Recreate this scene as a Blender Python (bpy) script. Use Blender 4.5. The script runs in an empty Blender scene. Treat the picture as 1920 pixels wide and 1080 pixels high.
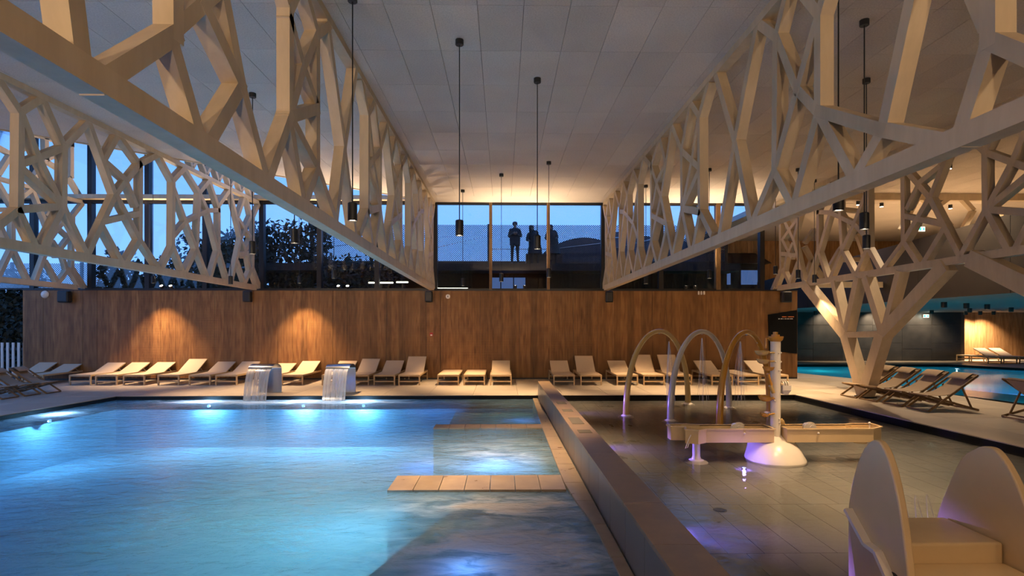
import bpy, bmesh, math, random
from mathutils import Vector, Matrix
random.seed(7)
S = bpy.context.scene
C = S.collection
# ---------------------------------------------------------------- camera
F_PX, HOR, EYE = 1038.0, 604.8, 1.92          # focal length and horizon row in a 1920x1080 frame, eye height
YAW = math.atan(17.0 / F_PX)
cam_d = bpy.data.cameras.new('camera'); cam = bpy.data.objects.new('camera', cam_d); C.objects.link(cam)
cam.location = (0, 0, EYE); cam.rotation_euler = (math.pi / 2, 0, -YAW)
cam_d.sensor_width = 36; cam_d.lens = 36 * F_PX / 1920; cam_d.shift_y = (HOR - 540) / 1920
cam_d.clip_start = 0.05; cam_d.clip_end = 400
S.camera = cam
# ---------------------------------------------------------------- world
W = bpy.data.worlds.new('World'); S.world = W; W.use_nodes = True
nt = W.node_tree; nt.nodes.clear()
out = nt.nodes.new('ShaderNodeOutputWorld'); bg = nt.nodes.new('ShaderNodeBackground')
tc = nt.nodes.new('ShaderNodeTexCoord'); sep = nt.nodes.new('ShaderNodeSeparateXYZ'); ramp = nt.nodes.new('ShaderNodeValToRGB')
ns = nt.nodes.new('ShaderNodeTexNoise'); ns.inputs['Scale'].default_value = 2.2; ns.inputs['Detail'].default_value = 3
mx = nt.nodes.new('ShaderNodeMix'); mx.data_type = 'RGBA'; mx.blend_type = 'MULTIPLY'; mx.inputs[0].default_value = 0.35
cr2 = nt.nodes.new('ShaderNodeValToRGB')
cr2.color_ramp.elements[0].color = (.72, .76, .85, 1); cr2.color_ramp.elements[1].color = (1, 1, 1, 1)
ramp.color_ramp.elements[0].position = 0.0; ramp.color_ramp.elements[0].color = (.20, .43, .98, 1)
ramp.color_ramp.elements[1].position = 0.7; ramp.color_ramp.elements[1].color = (.08, .22, .62, 1)
L = nt.links.new
L(tc.outputs['Generated'], sep.inputs[0]); L(sep.outputs['Z'], ramp.inputs[0]); L(tc.outputs['Generated'], ns.inputs['Vector'])
L(ns.outputs[0], cr2.inputs[0]); L(ramp.outputs[0], mx.inputs[6]); L(cr2.outputs[0], mx.inputs[7])
L(mx.outputs[2], bg.inputs[0]); L(bg.outputs[0], out.inputs[0]); bg.inputs[1].default_value = 1.3
# ---------------------------------------------------------------- render look
vs = S.view_settings; vs.view_transform = 'Standard'; vs.look = 'None'; vs.gamma = 1; vs.exposure = 0.62; vs.use_curve_mapping = False
S.cycles.max_bounces = 5; S.cycles.diffuse_bounces = 3; S.cycles.glossy_bounces = 2; S.cycles.transparent_max_bounces = 12; S.cycles.adaptive_threshold = 0.05
S.cycles.transmission_bounces = 4; S.cycles.caustics_reflective = False; S.cycles.caustics_refractive = False
S.cycles.sample_clamp_indirect = 6.0

WARM = (1.0, 0.66, 0.36); WARM2 = (1.0, 0.74, 0.48); BLUE = (0.18, 0.42, 1.0); VIOLET = (0.22, 0.14, 1.0)

# ---------------------------------------------------------------- picture <-> place
_c, _s = math.cos(YAW), math.sin(YAW)
def ray(px, py):
    u = (px - 960) / F_PX; v = (HOR - py) / F_PX
    return (u * _c + _s, _c - u * _s, v)
def on_z(px, py, z):
    r = ray(px, py); t = (z - EYE) / r[2]; return Vector((r[0] * t, r[1] * t, z))
def on_x(px, py, x):
    r = ray(px, py); t = x / r[0]; return Vector((x, r[1] * t, EYE + r[2] * t))
def on_y(px, py, y):
    r = ray(px, py); t = y / r[1]; return Vector((r[0] * t, y, EYE + r[2] * t))

# ---------------------------------------------------------------- mesh builder
class MB:
    def __init__(s): s.v = []; s.f = []
    def add(s, vs_, fs_):
        n = len(s.v); s.v += [tuple(v) for v in vs_]; s.f += [tuple(n + i for i in f) for f in fs_]; return s
    def box(s, x0, x1, y0, y1, z0, z1):
        return s.add([(x0,y0,z0),(x1,y0,z0),(x1,y1,z0),(x0,y1,z0),(x0,y0,z1),(x1,y0,z1),(x1,y1,z1),(x0,y1,z1)],
                     [(0,3,2,1),(4,5,6,7),(0,1,5,4),(1,2,6,5),(2,3,7,6),(3,0,4,7)])
    def beam(s, a, b, w, t, axis=(1, 0, 0)):
        """box from a to b, t thick along axis, w wide across it"""
        a = Vector(a); b = Vector(b); d = (b - a).normalized(); ax = Vector(axis); ax = (ax - d * ax.dot(d))
        if ax.length < 1e-5: ax = Vector((0, 1, 0)) - d * d.y
        ax.normalize(); n = d.cross(ax)
        q = []
        for p in (a, b):
            for (i, j) in ((-1,-1),(1,-1),(1,1),(-1,1)):
                q.append(p + ax * (t * .5 * i) + n * (w * .5 * j))
        return s.add(q, [(0,3,2,1),(4,5,6,7),(0,1,5,4),(1,2,6,5),(2,3,7,6),(3,0,4,7)])
    def tube(s, pts, r, seg=10, caps=True):
        pts = [Vector(p) for p in pts]; n = len(pts); rr = r if isinstance(r, (list, tuple)) else [r] * n
        base = len(s.v); up = None
        for i, p in enumerate(pts):
            d = (pts[min(i + 1, n - 1)] - pts[max(i - 1, 0)]).normalized()
            if up is None:
                up = Vector((0, 0, 1)) if abs(d.z) < .9 else Vector((1, 0, 0))
            x = d.cross(up); 
            if x.length < 1e-6: x = d.cross(Vector((0, 1, 0)))
            x.normalize(); up = x.cross(d)
            for k in range(seg):
                a = 2 * math.pi * k / seg
                s.v.append(tuple(p + x * (math.cos(a) * rr[i]) + up * (math.sin(a) * rr[i])))
        for i in range(n - 1):
            for k in range(seg):
                k2 = (k + 1) % seg
                s.f.append((base + i*seg + k, base + i*seg + k2, base + (i+1)*seg + k2, base + (i+1)*seg + k))
        if caps:
            s.f.append(tuple(base + k for k in range(seg))[::-1]); s.f.append(tuple(base + (n-1)*seg + k for k in range(seg)))
        return s
    def lathe(s, prof, cx=0, cy=0, seg=16, close=True):
        base = len(s.v)
        for (r, z) in prof:
            for k in range(seg):
                a = 2 * math.pi * k / seg; s.v.append((cx + r * math.cos(a), cy + r * math.sin(a), z))
        for i in range(len(prof) - 1):
            for k in range(seg):
                k2 = (k + 1) % seg
                s.f.append((base + i*seg + k, base + i*seg + k2, base + (i+1)*seg + k2, base + (i+1)*seg + k))
        if close:
            s.f.append(tuple(base + k for k in range(seg))[::-1]); s.f.append(tuple(base + (len(prof)-1)*seg + k for k in range(seg)))
        return s
    def prism(s, poly, z0, z1):
        n = len(poly); base = len(s.v)
        for z in (z0, z1):
            for p in poly: s.v.append((p[0], p[1], z))
        s.f.append(tuple(base + i for i in range(n))[::-1]); s.f.append(tuple(base + n + i for i in range(n)))
        for i in range(n):
            j = (i + 1) % n; s.f.append((base + i, base + j, base + n + j, base + n + i))
        return s
    def extrude(s, loop, vec):
        n = len(loop); base = len(s.v); vec = Vector(vec)
        for p in loop: s.v.append(tuple(p))
        for p in loop: s.v.append(tuple(Vector(p) + vec))
        s.f.append(tuple(base + i for i in range(n))); s.f.append(tuple(base + n + i for i in range(n))[::-1])
        for i in range(n):
            j = (i + 1) % n; s.f.append((base + j, base + i, base + n + i, base + n + j))
        return s
    def grid(s, fn, nu, nv):
        base = len(s.v)
        for i in range(nu + 1):
            for j in range(nv + 1): s.v.append(tuple(fn(i / nu, j / nv)))
        for i in range(nu):
            for j in range(nv):
                a = base + i*(nv+1) + j; s.f.append((a, a + nv + 1, a + nv + 2, a + 1))
        return s
    def mesh(s, name, mat, smooth=False):
        m = bpy.data.meshes.new(name); m.from_pydata(s.v, [], s.f)
        bm = bmesh.new(); bm.from_mesh(m); bmesh.ops.recalc_face_normals(bm, faces=bm.faces); bm.to_mesh(m); bm.free()
        if mat is not None: m.materials.append(mat)
        if smooth:
            m.polygons.foreach_set('use_smooth', [True] * len(m.polygons)); m.set_sharp_from_angle(angle=math.radians(38))
        m.update(); return m
    def build(s, name, mat, parent=None, smooth=False):
        return link(name, s.mesh(name, mat, smooth), parent)

def link(name, mesh, parent=None, loc=None, rz=None):
    o = bpy.data.objects.new(name, mesh); C.objects.link(o)
    if parent is not None: o.parent = parent
    if loc is not None: o.location = loc
    if rz is not None: o.rotation_euler = (0, 0, rz)
    return o
def tag(o, label=None, cat=None, group=None, kind=None):
    if label: o['label'] = label
    if cat: o['category'] = cat
    if group: o['group'] = group
    if kind: o['kind'] = kind
    return o
def thing(name, label, cat, loc=(0, 0, 0), rz=0, group=None, kind=None):
    o = bpy.data.objects.new(name, None); C.objects.link(o); o.location = loc; o.rotation_euler = (0, 0, rz)
    o.empty_display_size = .2
    return tag(o, label, cat, group, kind)
def copy_tree(o, parent=None):
    c = o.copy(); C.objects.link(c); c.parent = parent
    for ch in list(o.children): copy_tree(ch, c)
    return c
def lamp(name, kind, loc, energy, color, parent=None, size=.05, target=None, angle=None, blend=.5, rot=None):
    d = bpy.data.lights.new(name, kind); d.energy = energy; d.color = color
    if kind == 'AREA': d.size = size
    else: d.shadow_soft_size = size
    if kind == 'SPOT': d.spot_size = math.radians(angle or 60); d.spot_blend = blend
    o = bpy.data.objects.new(name, d); C.objects.link(o); o.location = loc
    if parent is not None: o.parent = parent
    if target is not None:
        o.rotation_euler = (Vector(target) - Vector(loc)).to_track_quat('-Z', 'Y').to_euler()
    elif rot is not None: o.rotation_euler = rot
    return o
# ---------------------------------------------------------------- materials
MATS = {}
def new_mat(name):
    m = bpy.data.materials.new(name); m.use_nodes = True; t = m.node_tree; t.nodes.clear()
    o = t.nodes.new('ShaderNodeOutputMaterial'); MATS[name] = m
    return m, t, o
def N(t, kind, **kw):
    n = t.nodes.new('ShaderNode' + kind)
    for k, v in kw.items():
        if k in n.inputs: n.inputs[k].default_value = v
        else: setattr(n, k, v)
    return n
def bsdf(t, color=(.8, .8, .8), rough=.6, metal=0.0, spec=.5):
    b = N(t, 'BsdfPrincipled'); b.inputs['Base Color'].default_value = (*color, 1); b.inputs['Roughness'].default_value = rough
    b.inputs['Metallic'].default_value = metal; b.inputs['Specular IOR Level'].default_value = spec
    return b
def coords(t, scale=(1, 1, 1), kind='Object', loc=(0, 0, 0)):
    tc_ = N(t, 'TexCoord'); mp = N(t, 'Mapping'); mp.inputs['Scale'].default_value = scale; mp.inputs['Location'].default_value = loc
    t.links.new(tc_.outputs[kind], mp.inputs[0]); return mp.outputs[0]
def world_pos(t, scale=(1, 1, 1)):
    g = N(t, 'NewGeometry'); mp = N(t, 'Mapping'); mp.inputs['Scale'].default_value = scale
    t.links.new(g.outputs['Position'], mp.inputs[0]); return mp.outputs[0]
def rampn(t, fac, stops):
    r = N(t, 'ValToRGB'); e = r.color_ramp.elements
    while len(e) < len(stops): e.new(.5)
    for i, (p, c) in enumerate(stops):
        e[i].position = p; e[i].color = (*c, 1) if len(c) == 3 else c
    t.links.new(fac, r.inputs[0]); return r.outputs[0]
def bump(t, b, height, strength=.2, dist=.02):
    n = N(t, 'Bump'); n.inputs['Strength'].default_value = strength; n.inputs['Distance'].default_value = dist
    t.links.new(height, n.inputs['Height']); t.links.new(n.outputs[0], b.inputs['Normal']); return n
def mixc(t, fac, a, b, blend='MIX'):
    m = N(t, 'Mix', data_type='RGBA', blend_type=blend)
    for sock, val in ((0, fac), (6, a), (7, b)):
        if isinstance(val, (int, float)): m.inputs[sock].default_value = val
        elif isinstance(val, (tuple, list)): m.inputs[sock].default_value = (*val, 1)
        else: t.links.new(val, m.inputs[sock])
    return m.outputs[2]
def math_(t, op, a, b=None, c=None):
    m = N(t, 'Math', operation=op)
    for i, v in enumerate((a, b, c)):
        if v is None: continue
        if isinstance(v, (int, float)): m.inputs[i].default_value = v
        else: t.links.new(v, m.inputs[i])
    return m.outputs[0]
def rand_obj(t):
    return N(t, 'ObjectInfo').outputs['Random']

def simple(name, color, rough=.6, metal=0.0, noise=0.0, scale=8, spec=.5):
    m, t, o = new_mat(name); b = bsdf(t, color, rough, metal, spec)
    if noise:
        n = N(t, 'TexNoise', Scale=scale, Detail=4.0); t.links.new(coords(t), n.inputs['Vector'])
        c = rampn(t, n.outputs[0], [(.3, tuple(x * (1 - noise) for x in color)), (.7, tuple(min(1, x * (1 + noise)) for x in color))])
        t.links.new(c, b.inputs['Base Color'])
    t.links.new(b.outputs[0], o.inputs[0]); return m
def emit(name, color, strength):
    m, t, o = new_mat(name); e = N(t, 'Emission'); e.inputs[0].default_value = (*color, 1); e.inputs[1].default_value = strength
    t.links.new(e.outputs[0], o.inputs[0]); return m

def wood(name, dark, light, scale, rough=.55, vary=.12, spec=.3):
    """grain stretched along one axis; scale = mapping scale"""
    m, t, o = new_mat(name); b = bsdf(t, light, rough, 0, spec)
    v = coords(t, scale)
    n = N(t, 'TexNoise', Scale=1.0, Detail=6.0, Roughness=.6); t.links.new(v, n.inputs['Vector'])
    c = rampn(t, n.outputs[0], [(.25, dark), (.75, light)])
    r = rand_obj(t); k = math_(t, 'MULTIPLY_ADD', r, 2 * vary, 1 - vary)
    hs = N(t, 'HueSaturation'); t.links.new(c, hs.inputs['Color']); t.links.new(k, hs.inputs['Value'])
    t.links.new(hs.outputs[0], b.inputs['Base Color']); bump(t, b, n.outputs[0], .08, .01)
    t.links.new(b.outputs[0], o.inputs[0]); return m

M = {}
M['truss'] = wood('pale_glazed_spruce', (.47, .365, .24), (.60, .475, .32), (6, 6, 1.5), .5, .06)
# wood-wool acoustic ceiling boards: pale grey beige with fine dark pits
def m_ceiling():
    m, t, o = new_mat('wood_wool_board'); b = bsdf(t, (.5, .43, .36), .95, 0, .1); v = world_pos(t)
    n1 = N(t, 'TexNoise', Scale=45.0, Detail=5.0, Roughness=.7); t.links.new(v, n1.inputs['Vector'])
    n2 = N(t, 'TexNoise', Scale=.8, Detail=3.0); t.links.new(v, n2.inputs['Vector'])
    vo = N(t, 'TexVoronoi', Scale=26.0); t.links.new(v, vo.inputs['Vector'])
    c = rampn(t, n1.outputs[0], [(.3, (.52, .455, .39)), (.6, (.68, .60, .52))])
    p = rampn(t, vo.outputs['Distance'], [(.04, (.25, .2, .16)), (.12, (1, 1, 1))])
    c = mixc(t, .55, c, p, 'MULTIPLY')
    w = rampn(t, n2.outputs[0], [(.3, (.86, .84, .84)), (.7, (1, 1, 1))]); c = mixc(t, .8, c, w, 'MULTIPLY')
    k = math_(t, 'MULTIPLY_ADD', rand_obj(t), .12, .94); hs = N(t, 'HueSaturation'); t.links.new(c, hs.inputs['Color']); t.links.new(k, hs.inputs['Value'])
    t.links.new(hs.outputs[0], b.inputs['Base Color']); bump(t, b, n1.outputs[0], .35, .01); t.links.new(b.outputs[0], o.inputs[0]); return m
M['ceiling'] = m_ceiling()
# perforated oak panels: grain, board tone changes, small square holes every 47 mm
def m_perf():
    m, t, o = new_mat('perforated_oak'); b = bsdf(t, (.3, .14, .06), .5, 0, .3); v = world_pos(t)
    n = N(t, 'TexNoise', Scale=1.0, Detail=7.0, Roughness=.65); t.links.new(world_pos(t, (14, 14, 2.6)), n.inputs['Vector'])
    c = rampn(t, n.outputs[0], [(.28, (.15, .060, .018)), (.5, (.31, .145, .047)), (.75, (.44, .225, .08))])
    sx = N(t, 'SeparateXYZ'); t.links.new(v, sx.inputs[0])
    bd = math_(t, 'FLOOR', math_(t, 'DIVIDE', sx.outputs[0], .235)); wn = N(t, 'TexWhiteNoise', noise_dimensions='1D'); t.links.new(bd, wn.inputs['W'])
    hs = N(t, 'HueSaturation'); t.links.new(c, hs.inputs['Color']); t.links.new(math_(t, 'MULTIPLY_ADD', wn.outputs[0], .45, .78), hs.inputs['Value'])
    def cell(a):
        fr = math_(t, 'FRACT', math_(t, 'DIVIDE', a, .047)); return math_(t, 'ABSOLUTE', math_(t, 'SUBTRACT', fr, .5))
    hole = math_(t, 'MULTIPLY', math_(t, 'LESS_THAN', cell(sx.outputs[0]), .26), math_(t, 'LESS_THAN', cell(sx.outputs[2]), .26))
    c2 = mixc(t, hole, hs.outputs[0], (.012, .006, .003)); t.links.new(c2, b.inputs['Base Color'])
    h = math_(t, 'SUBTRACT', math_(t, 'MULTIPLY', n.outputs[0], .1), hole); bump(t, b, h, .5, .01)
    t.links.new(b.outputs[0], o.inputs[0]); return m
M['perf'] = m_perf()
M['plank'] = wood('warm_larch_planks', (.22, .10, .035), (.48, .27, .12), (9, 9, 1.2), .5, .16)
def m_stone(name, a, b_, rough, scale=3.0, vary=.08, spec=.4, streak=(1, 1, 1)):
    m, t, o = new_mat(name); b = bsdf(t, a, rough, 0, spec); v = world_pos(t, streak)
    n = N(t, 'TexNoise', Scale=scale, Detail=5.0, Roughness=.55); t.links.new(v, n.inputs['Vector'])
    c = rampn(t, n.outputs[0], [(.1, a), (.9, b_)])
    k = math_(t, 'MULTIPLY_ADD', rand_obj(t), 2 * vary, 1 - vary); hs = N(t, 'HueSaturation'); t.links.new(c, hs.inputs['Color']); t.links.new(k, hs.inputs['Value'])
    t.links.new(hs.outputs[0], b.inputs['Base Color'])
    rr = rampn(t, n.outputs[0], [(.1, (rough * .8,) * 3), (.9, (min(1, rough * 1.2),) * 3)]); t.links.new(rr, b.inputs['Roughness'])
    bump(t, b, n.outputs[0], .06, .02); t.links.new(b.outputs[0], o.inputs[0]); return m
M['deck'] = m_stone('beige_deck_tile', (.36, .30, .23), (.50, .43, .34), .42, 2.4)
M['joint'] = simple('dark_grout', (.10, .085, .07), .9)
M['wetfloor'] = m_stone('grey_splash_tile', (.17, .165, .15), (.27, .26, .24), .30, 2.0, .10, .5, (1, .6, 1))
M['ledge'] = m_stone('tan_stone_ledge', (.17, .125, .08), (.38, .29, .195), .30, 5.0, .08)
M['divider'] = m_stone('dark_stone_cladding', (.10, .085, .07), (.17, .145, .12), .35, 2.0, .08, .5, (1, 1, .3))
M['coping'] = m_stone('brown_stone_coping', (.14, .09, .045), (.29, .20, .115), .38, 5.0, .07)
M['basin'] = m_stone('pale_blue_basin', (.26, .50, .68), (.34, .60, .75), .8, 3.0, .03, .1)
M['bench'] = m_stone('grey_underwater_bench', (.20, .20, .19), (.30, .30, .28), .5, 2.5)
M['slab'] = m_stone('dark_slate_slab', (.030, .029, .028), (.062, .058, .054), .35, 3.0, .25)
M['black'] = simple('matt_black', (.012, .012, .013), .45)
M['board'] = simple('matt_sign_black', (.008, .008, .008), .85, spec=.1)
M['gutter'] = simple('black_gutter', (.006, .006, .007), .6, spec=.1)
M['bulk'] = simple('dark_brown_fascia', (.032, .024, .017), .55, noise=.15, scale=1.5)
M['frame'] = simple('dark_bronze_frame', (.022, .020, .020), .4, .3)
M['plaster'] = simple('grey_soffit', (.15, .16, .18), .8)
M['white'] = simple('white_plastic', (.72, .66, .58), .28)
M['cream'] = simple('cream_plastic', (.62, .46, .26), .25, noise=.04, scale=4)
M['ochre'] = simple('ochre_gloss_paint', (.50, .24, .035), .22)
M['sand'] = simple('sand_gloss_paint', (.50, .34, .13), .22)
M['greyarch'] = simple('pale_grey_gloss_paint', (.48, .45, .42), .2)
M['steel'] = simple('brushed_stainless', (.55, .55, .56), .16, 1.0)
M['sling'] = simple('beige_mesh_fabric', (.62, .47, .31), .75, noise=.06, scale=60)
M['lframe'] = simple('beige_lounger_frame', (.52, .36, .19), .5)
M['cwood'] = wood('teak_chair_wood', (.15, .085, .035), (.27, .165, .075), (20, 20, 4), .5, .1)
M['csling'] = simple('taupe_chair_sling', (.34, .245, .15), .8, noise=.06, scale=40)
M['ground'] = simple('night_ground', (.03, .035, .03), .9, noise=.3, scale=1)
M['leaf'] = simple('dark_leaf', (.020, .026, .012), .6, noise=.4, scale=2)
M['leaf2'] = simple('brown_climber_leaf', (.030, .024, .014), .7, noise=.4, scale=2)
M['bark'] = simple('dark_bark', (.03, .022, .015), .9)
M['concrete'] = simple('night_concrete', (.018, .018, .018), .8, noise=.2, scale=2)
M['cloth1'] = simple('charcoal_clothes', (.02, .02, .025), .8)
M['skin'] = simple('skin', (.22, .13, .09), .6)
M['hair'] = simple('dark_hair', (.012, .010, .009), .6)
M['glow'] = emit('warm_lamp_glow', (1, .80, .55), 14)
M['glow_up'] = emit('warm_uplight_glow', (1, .84, .62), 30)
M['glow_blue'] = emit('blue_pool_lamp_glow', (.45, .68, 1), 3)
M['glow_violet'] = emit('violet_pool_lamp_glow', (.35, .38, 1), 2.5)
M['exit_green'] = emit('exit_sign_green', (.05, .8, .35), 1.5)
M['exit_white'] = emit('exit_sign_white', (.75, 1, .88), 1.6)
M['strip'] = emit('strip_lamp_glow', (1, .92, .72), 5)
M['room_blue'] = emit('lit_blue_window', (.10, .18, .42), .45)
M['orange_text'] = simple('orange_print', (.75, .22, .06), .5)
M['white_text'] = simple('white_print', (.6, .6, .6), .5)
M['red'] = simple('red_plastic', (.5, .03, .02), .4)

def m_glass():
    m, t, o = new_mat('window_glass'); tr = N(t, 'BsdfTransparent'); tr.inputs[0].default_value = (.90, .94, .97, 1)
    g = N(t, 'BsdfGlossy'); g.inputs['Roughness'].default_value = .01; g.inputs[0].default_value = (.9, .95, 1, 1)
    f = N(t, 'Fresnel', IOR=1.45); mx_ = N(t, 'MixShader'); t.links.new(math_(t, 'MULTIPLY', f.outputs[0], .9), mx_.inputs[0])
    t.links.new(tr.outputs[0], mx_.inputs[1]); t.links.new(g.outputs[0], mx_.inputs[2]); t.links.new(mx_.outputs[0], o.inputs[0]); return m
M['glass'] = m_glass()
# perforated railing sheet: dark metal with rows of small round openings
def m_mesh():
    m, t, o = new_mat('perforated_metal_screen'); v = coords(t); sx = N(t, 'SeparateXYZ'); t.links.new(v, sx.inputs[0])
    a = math_(t, 'MULTIPLY', math_(t, 'ADD', sx.outputs[0], sx.outputs[2]), 11.0); b_ = math_(t, 'MULTIPLY', math_(t, 'SUBTRACT', sx.outputs[0], sx.outputs[2]), 11.0)
    fa = math_(t, 'ABSOLUTE', math_(t, 'SUBTRACT', math_(t, 'FRACT', a), .5)); fb = math_(t, 'ABSOLUTE', math_(t, 'SUBTRACT', math_(t, 'FRACT', b_), .5))
    hole = math_(t, 'MULTIPLY', math_(t, 'LESS_THAN', fa, .33), math_(t, 'LESS_THAN', fb, .33))
    d = bsdf(t, (.02, .03, .045), .5); tr = N(t, 'BsdfTransparent'); mx_ = N(t, 'MixShader'); t.links.new(hole, mx_.inputs[0])
    t.links.new(d.outputs[0], mx_.inputs[1]); t.links.new(tr.outputs[0], mx_.inputs[2]); t.links.new(mx_.outputs[0], o.inputs[0]); return m
M['mesh'] = m_mesh()
# water: fresnel mirror over a clear film, with aerated milky patches where jets and falls churn it or lamp glare is whitened in
def m_water(name, tint, milk_col, milk_lo, milk_hi, churn=(), wave=4.0, strength=.25, dist=.05, gloss=1.0):
    m, t, o = new_mat(name); p = world_pos(t)
    tr = N(t, 'BsdfTransparent'); tr.inputs[0].default_value = (*tint, 1)
    df = N(t, 'BsdfDiffuse'); tl = N(t, 'BsdfTranslucent'); df.inputs[0].default_value = (*milk_col, 1); tl.inputs[0].default_value = (*milk_col, 1)
    milk = N(t, 'MixShader'); milk.inputs[0].default_value = .62; t.links.new(df.outputs[0], milk.inputs[1]); t.links.new(tl.outputs[0], milk.inputs[2])
    nz = N(t, 'TexNoise', Scale=.75, Detail=6.0, Roughness=.6, Distortion=1.2); t.links.new(world_pos(t, (1, 1.8, 1)), nz.inputs['Vector'])
    fac = rampn(t, nz.outputs[0], [(.2, (milk_lo,) * 3), (.8, (milk_hi,) * 3)]); foam = None
    if churn:
        n2 = N(t, 'TexNoise', Scale=1.7, Detail=6.0, Roughness=.6, Distortion=.6); t.links.new(world_pos(t, (1, 2.4, 1)), n2.inputs['Vector'])
        w = rampn(t, n2.outputs[0], [(.36, (.12,) * 3), (.66, (1,) * 3)])
        sx = N(t, 'SeparateXYZ'); t.links.new(p, sx.inputs[0])
    for (cx, cy, rx, ry, amt) in churn:
        dx = math_(t, 'POWER', math_(t, 'DIVIDE', math_(t, 'SUBTRACT', sx.outputs[0], cx), rx), 2.0); dy = math_(t, 'POWER', math_(t, 'DIVIDE', math_(t, 'SUBTRACT', sx.outputs[1], cy), ry), 2.0)
        g = math_(t, 'EXPONENT', math_(t, 'MULTIPLY', math_(t, 'ADD', dx, dy), -1.0))
        gw = math_(t, 'MULTIPLY', math_(t, 'MULTIPLY', g, w), amt); fac = math_(t, 'ADD', fac, gw); foam = gw if foam is None else math_(t, 'ADD', foam, gw)
    if foam is not None:
        fcol = mixc(t, math_(t, 'MINIMUM', foam, 1.0), milk_col, (.90, .88, .87))
        t.links.new(fcol, df.inputs[0]); t.links.new(fcol, tl.inputs[0])
    fac = math_(t, 'MINIMUM', fac, .95)
    body = N(t, 'MixShader'); t.links.new(fac, body.inputs[0]); t.links.new(tr.outputs[0], body.inputs[1]); t.links.new(milk.outputs[0], body.inputs[2])
    gl = N(t, 'BsdfGlossy'); gl.inputs['Roughness'].default_value = .06
    w1 = N(t, 'TexNoise', Scale=wave, Detail=4.0, Roughness=.6, Distortion=.5); t.links.new(world_pos(t, (1, 1.7, 1)), w1.inputs['Vector'])
    bp = N(t, 'Bump'); bp.inputs['Strength'].default_value = strength; bp.inputs['Distance'].default_value = dist; t.links.new(w1.outputs[0], bp.inputs['Height'])
    fr = N(t, 'Fresnel', IOR=1.33)
    for x in (gl, fr, df): t.links.new(bp.outputs[0], x.inputs['Normal'])
    mx_ = N(t, 'MixShader'); t.links.new(math_(t, 'MULTIPLY', fr.outputs[0], gloss), mx_.inputs[0]); t.links.new(body.outputs[0], mx_.inputs[1]); t.links.new(gl.outputs[0], mx_.inputs[2])
    t.links.new(mx_.outputs[0], o.inputs[0]); return m
M['water_main'] = m_water('churned_pool_water', (.44, .77, .96), (.38, .63, .86), .20, .48,
    churn=((-6.5, 14.15, 1.1, .35, 1.4), (-4.2, 14.15, 1.6, .35, 1.6), (-8.0, 14.25, 1.0, .25, 1.3), (0.0, 8.6, 1.1, 1.0, .6), (0.0, 6.1, 1.0, .34, 1.7), (0.15, 4.9, 1.0, .55, 1.9), (-.1, 3.6, 1.0, .5, 1.4), (-9.7, 12.0, .6, .7, .6)), wave=3.6, strength=.5, dist=.05)  # patches beside the two edge lamps are whitened to carry their glare
M['water_thin'] = m_water('thin_splash_water', (.93, .95, .96), (.6, .62, .62), .0, .10, wave=5.0, strength=.22, dist=.03)
M['water_far'] = m_water('still_far_water', (.45, .80, .88), (.20, .55, .62), .30, .45, wave=2.0, strength=.05, dist=.02, gloss=.40)
def m_fall():
    m, t, o = new_mat('falling_water_sheet'); v = coords(t, (22, .5, .5)); n = N(t, 'TexNoise', Scale=1.0, Detail=3.0); t.links.new(v, n.inputs['Vector'])
    tr = N(t, 'BsdfTransparent'); df = N(t, 'BsdfDiffuse'); tl = N(t, 'BsdfTranslucent'); gl = N(t, 'BsdfGlossy'); gl.inputs['Roughness'].default_value = .15
    df.inputs[0].default_value = (.75, .74, .74, 1); tl.inputs[0].default_value = (.75, .74, .74, 1)
    a = N(t, 'MixShader'); t.links.new(df.outputs[0], a.inputs[1]); t.links.new(tl.outputs[0], a.inputs[2])
    b_ = N(t, 'MixShader'); b_.inputs[0].default_value = .2; t.links.new(a.outputs[0], b_.inputs[1]); t.links.new(gl.outputs[0], b_.inputs[2])
    c = N(t, 'MixShader'); t.links.new(rampn(t, n.outputs[0], [(.3, (.25,) * 3), (.7, (.62,) * 3)]), c.inputs[0]); t.links.new(tr.outputs[0], c.inputs[1]); t.links.new(b_.outputs[0], c.inputs[2])
    t.links.new(c.outputs[0], o.inputs[0]); return m
M['fall'] = m_fall()
# ================================================================ the setting
YW, XWL, XWR, ZC, ZW = 18.77, -16.05, 10.07, 6.0, 3.0       # back wall, ceiling height, wall height
def clip(poly, a, b, c):
    """keep a*x+b*y+c >= 0"""
    out_ = []
    for i, p in enumerate(poly):
        q = poly[(i + 1) % len(poly)]; dp = a*p[0]+b*p[1]+c; dq = a*q[0]+b*q[1]+c
        if dp >= 0: out_.append(p)
        if (dp >= 0) != (dq >= 0):
            k = dp / (dp - dq); out_.append((p[0]+(q[0]-p[0])*k, p[1]+(q[1]-p[1])*k))
    return out_
# roof edge: runs diagonally over the left bays (beyond it the hall is glazed)
DA, DB = (-2.29, 18.80), (-10.6, 11.87)
ea, eb = (DB[1]-DA[1]), -(DB[0]-DA[0]); ec = -(ea*DA[0]+eb*DA[1])
if ea*0+eb*5+ec < 0: ea, eb, ec = -ea, -eb, -ec
def project(x, y, z):
    u = x*_c - y*_s; d = x*_s + y*_c
    if d < .2: return None
    return (960 + F_PX*u/d, HOR - F_PX*(z-EYE)/d, d)

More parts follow.
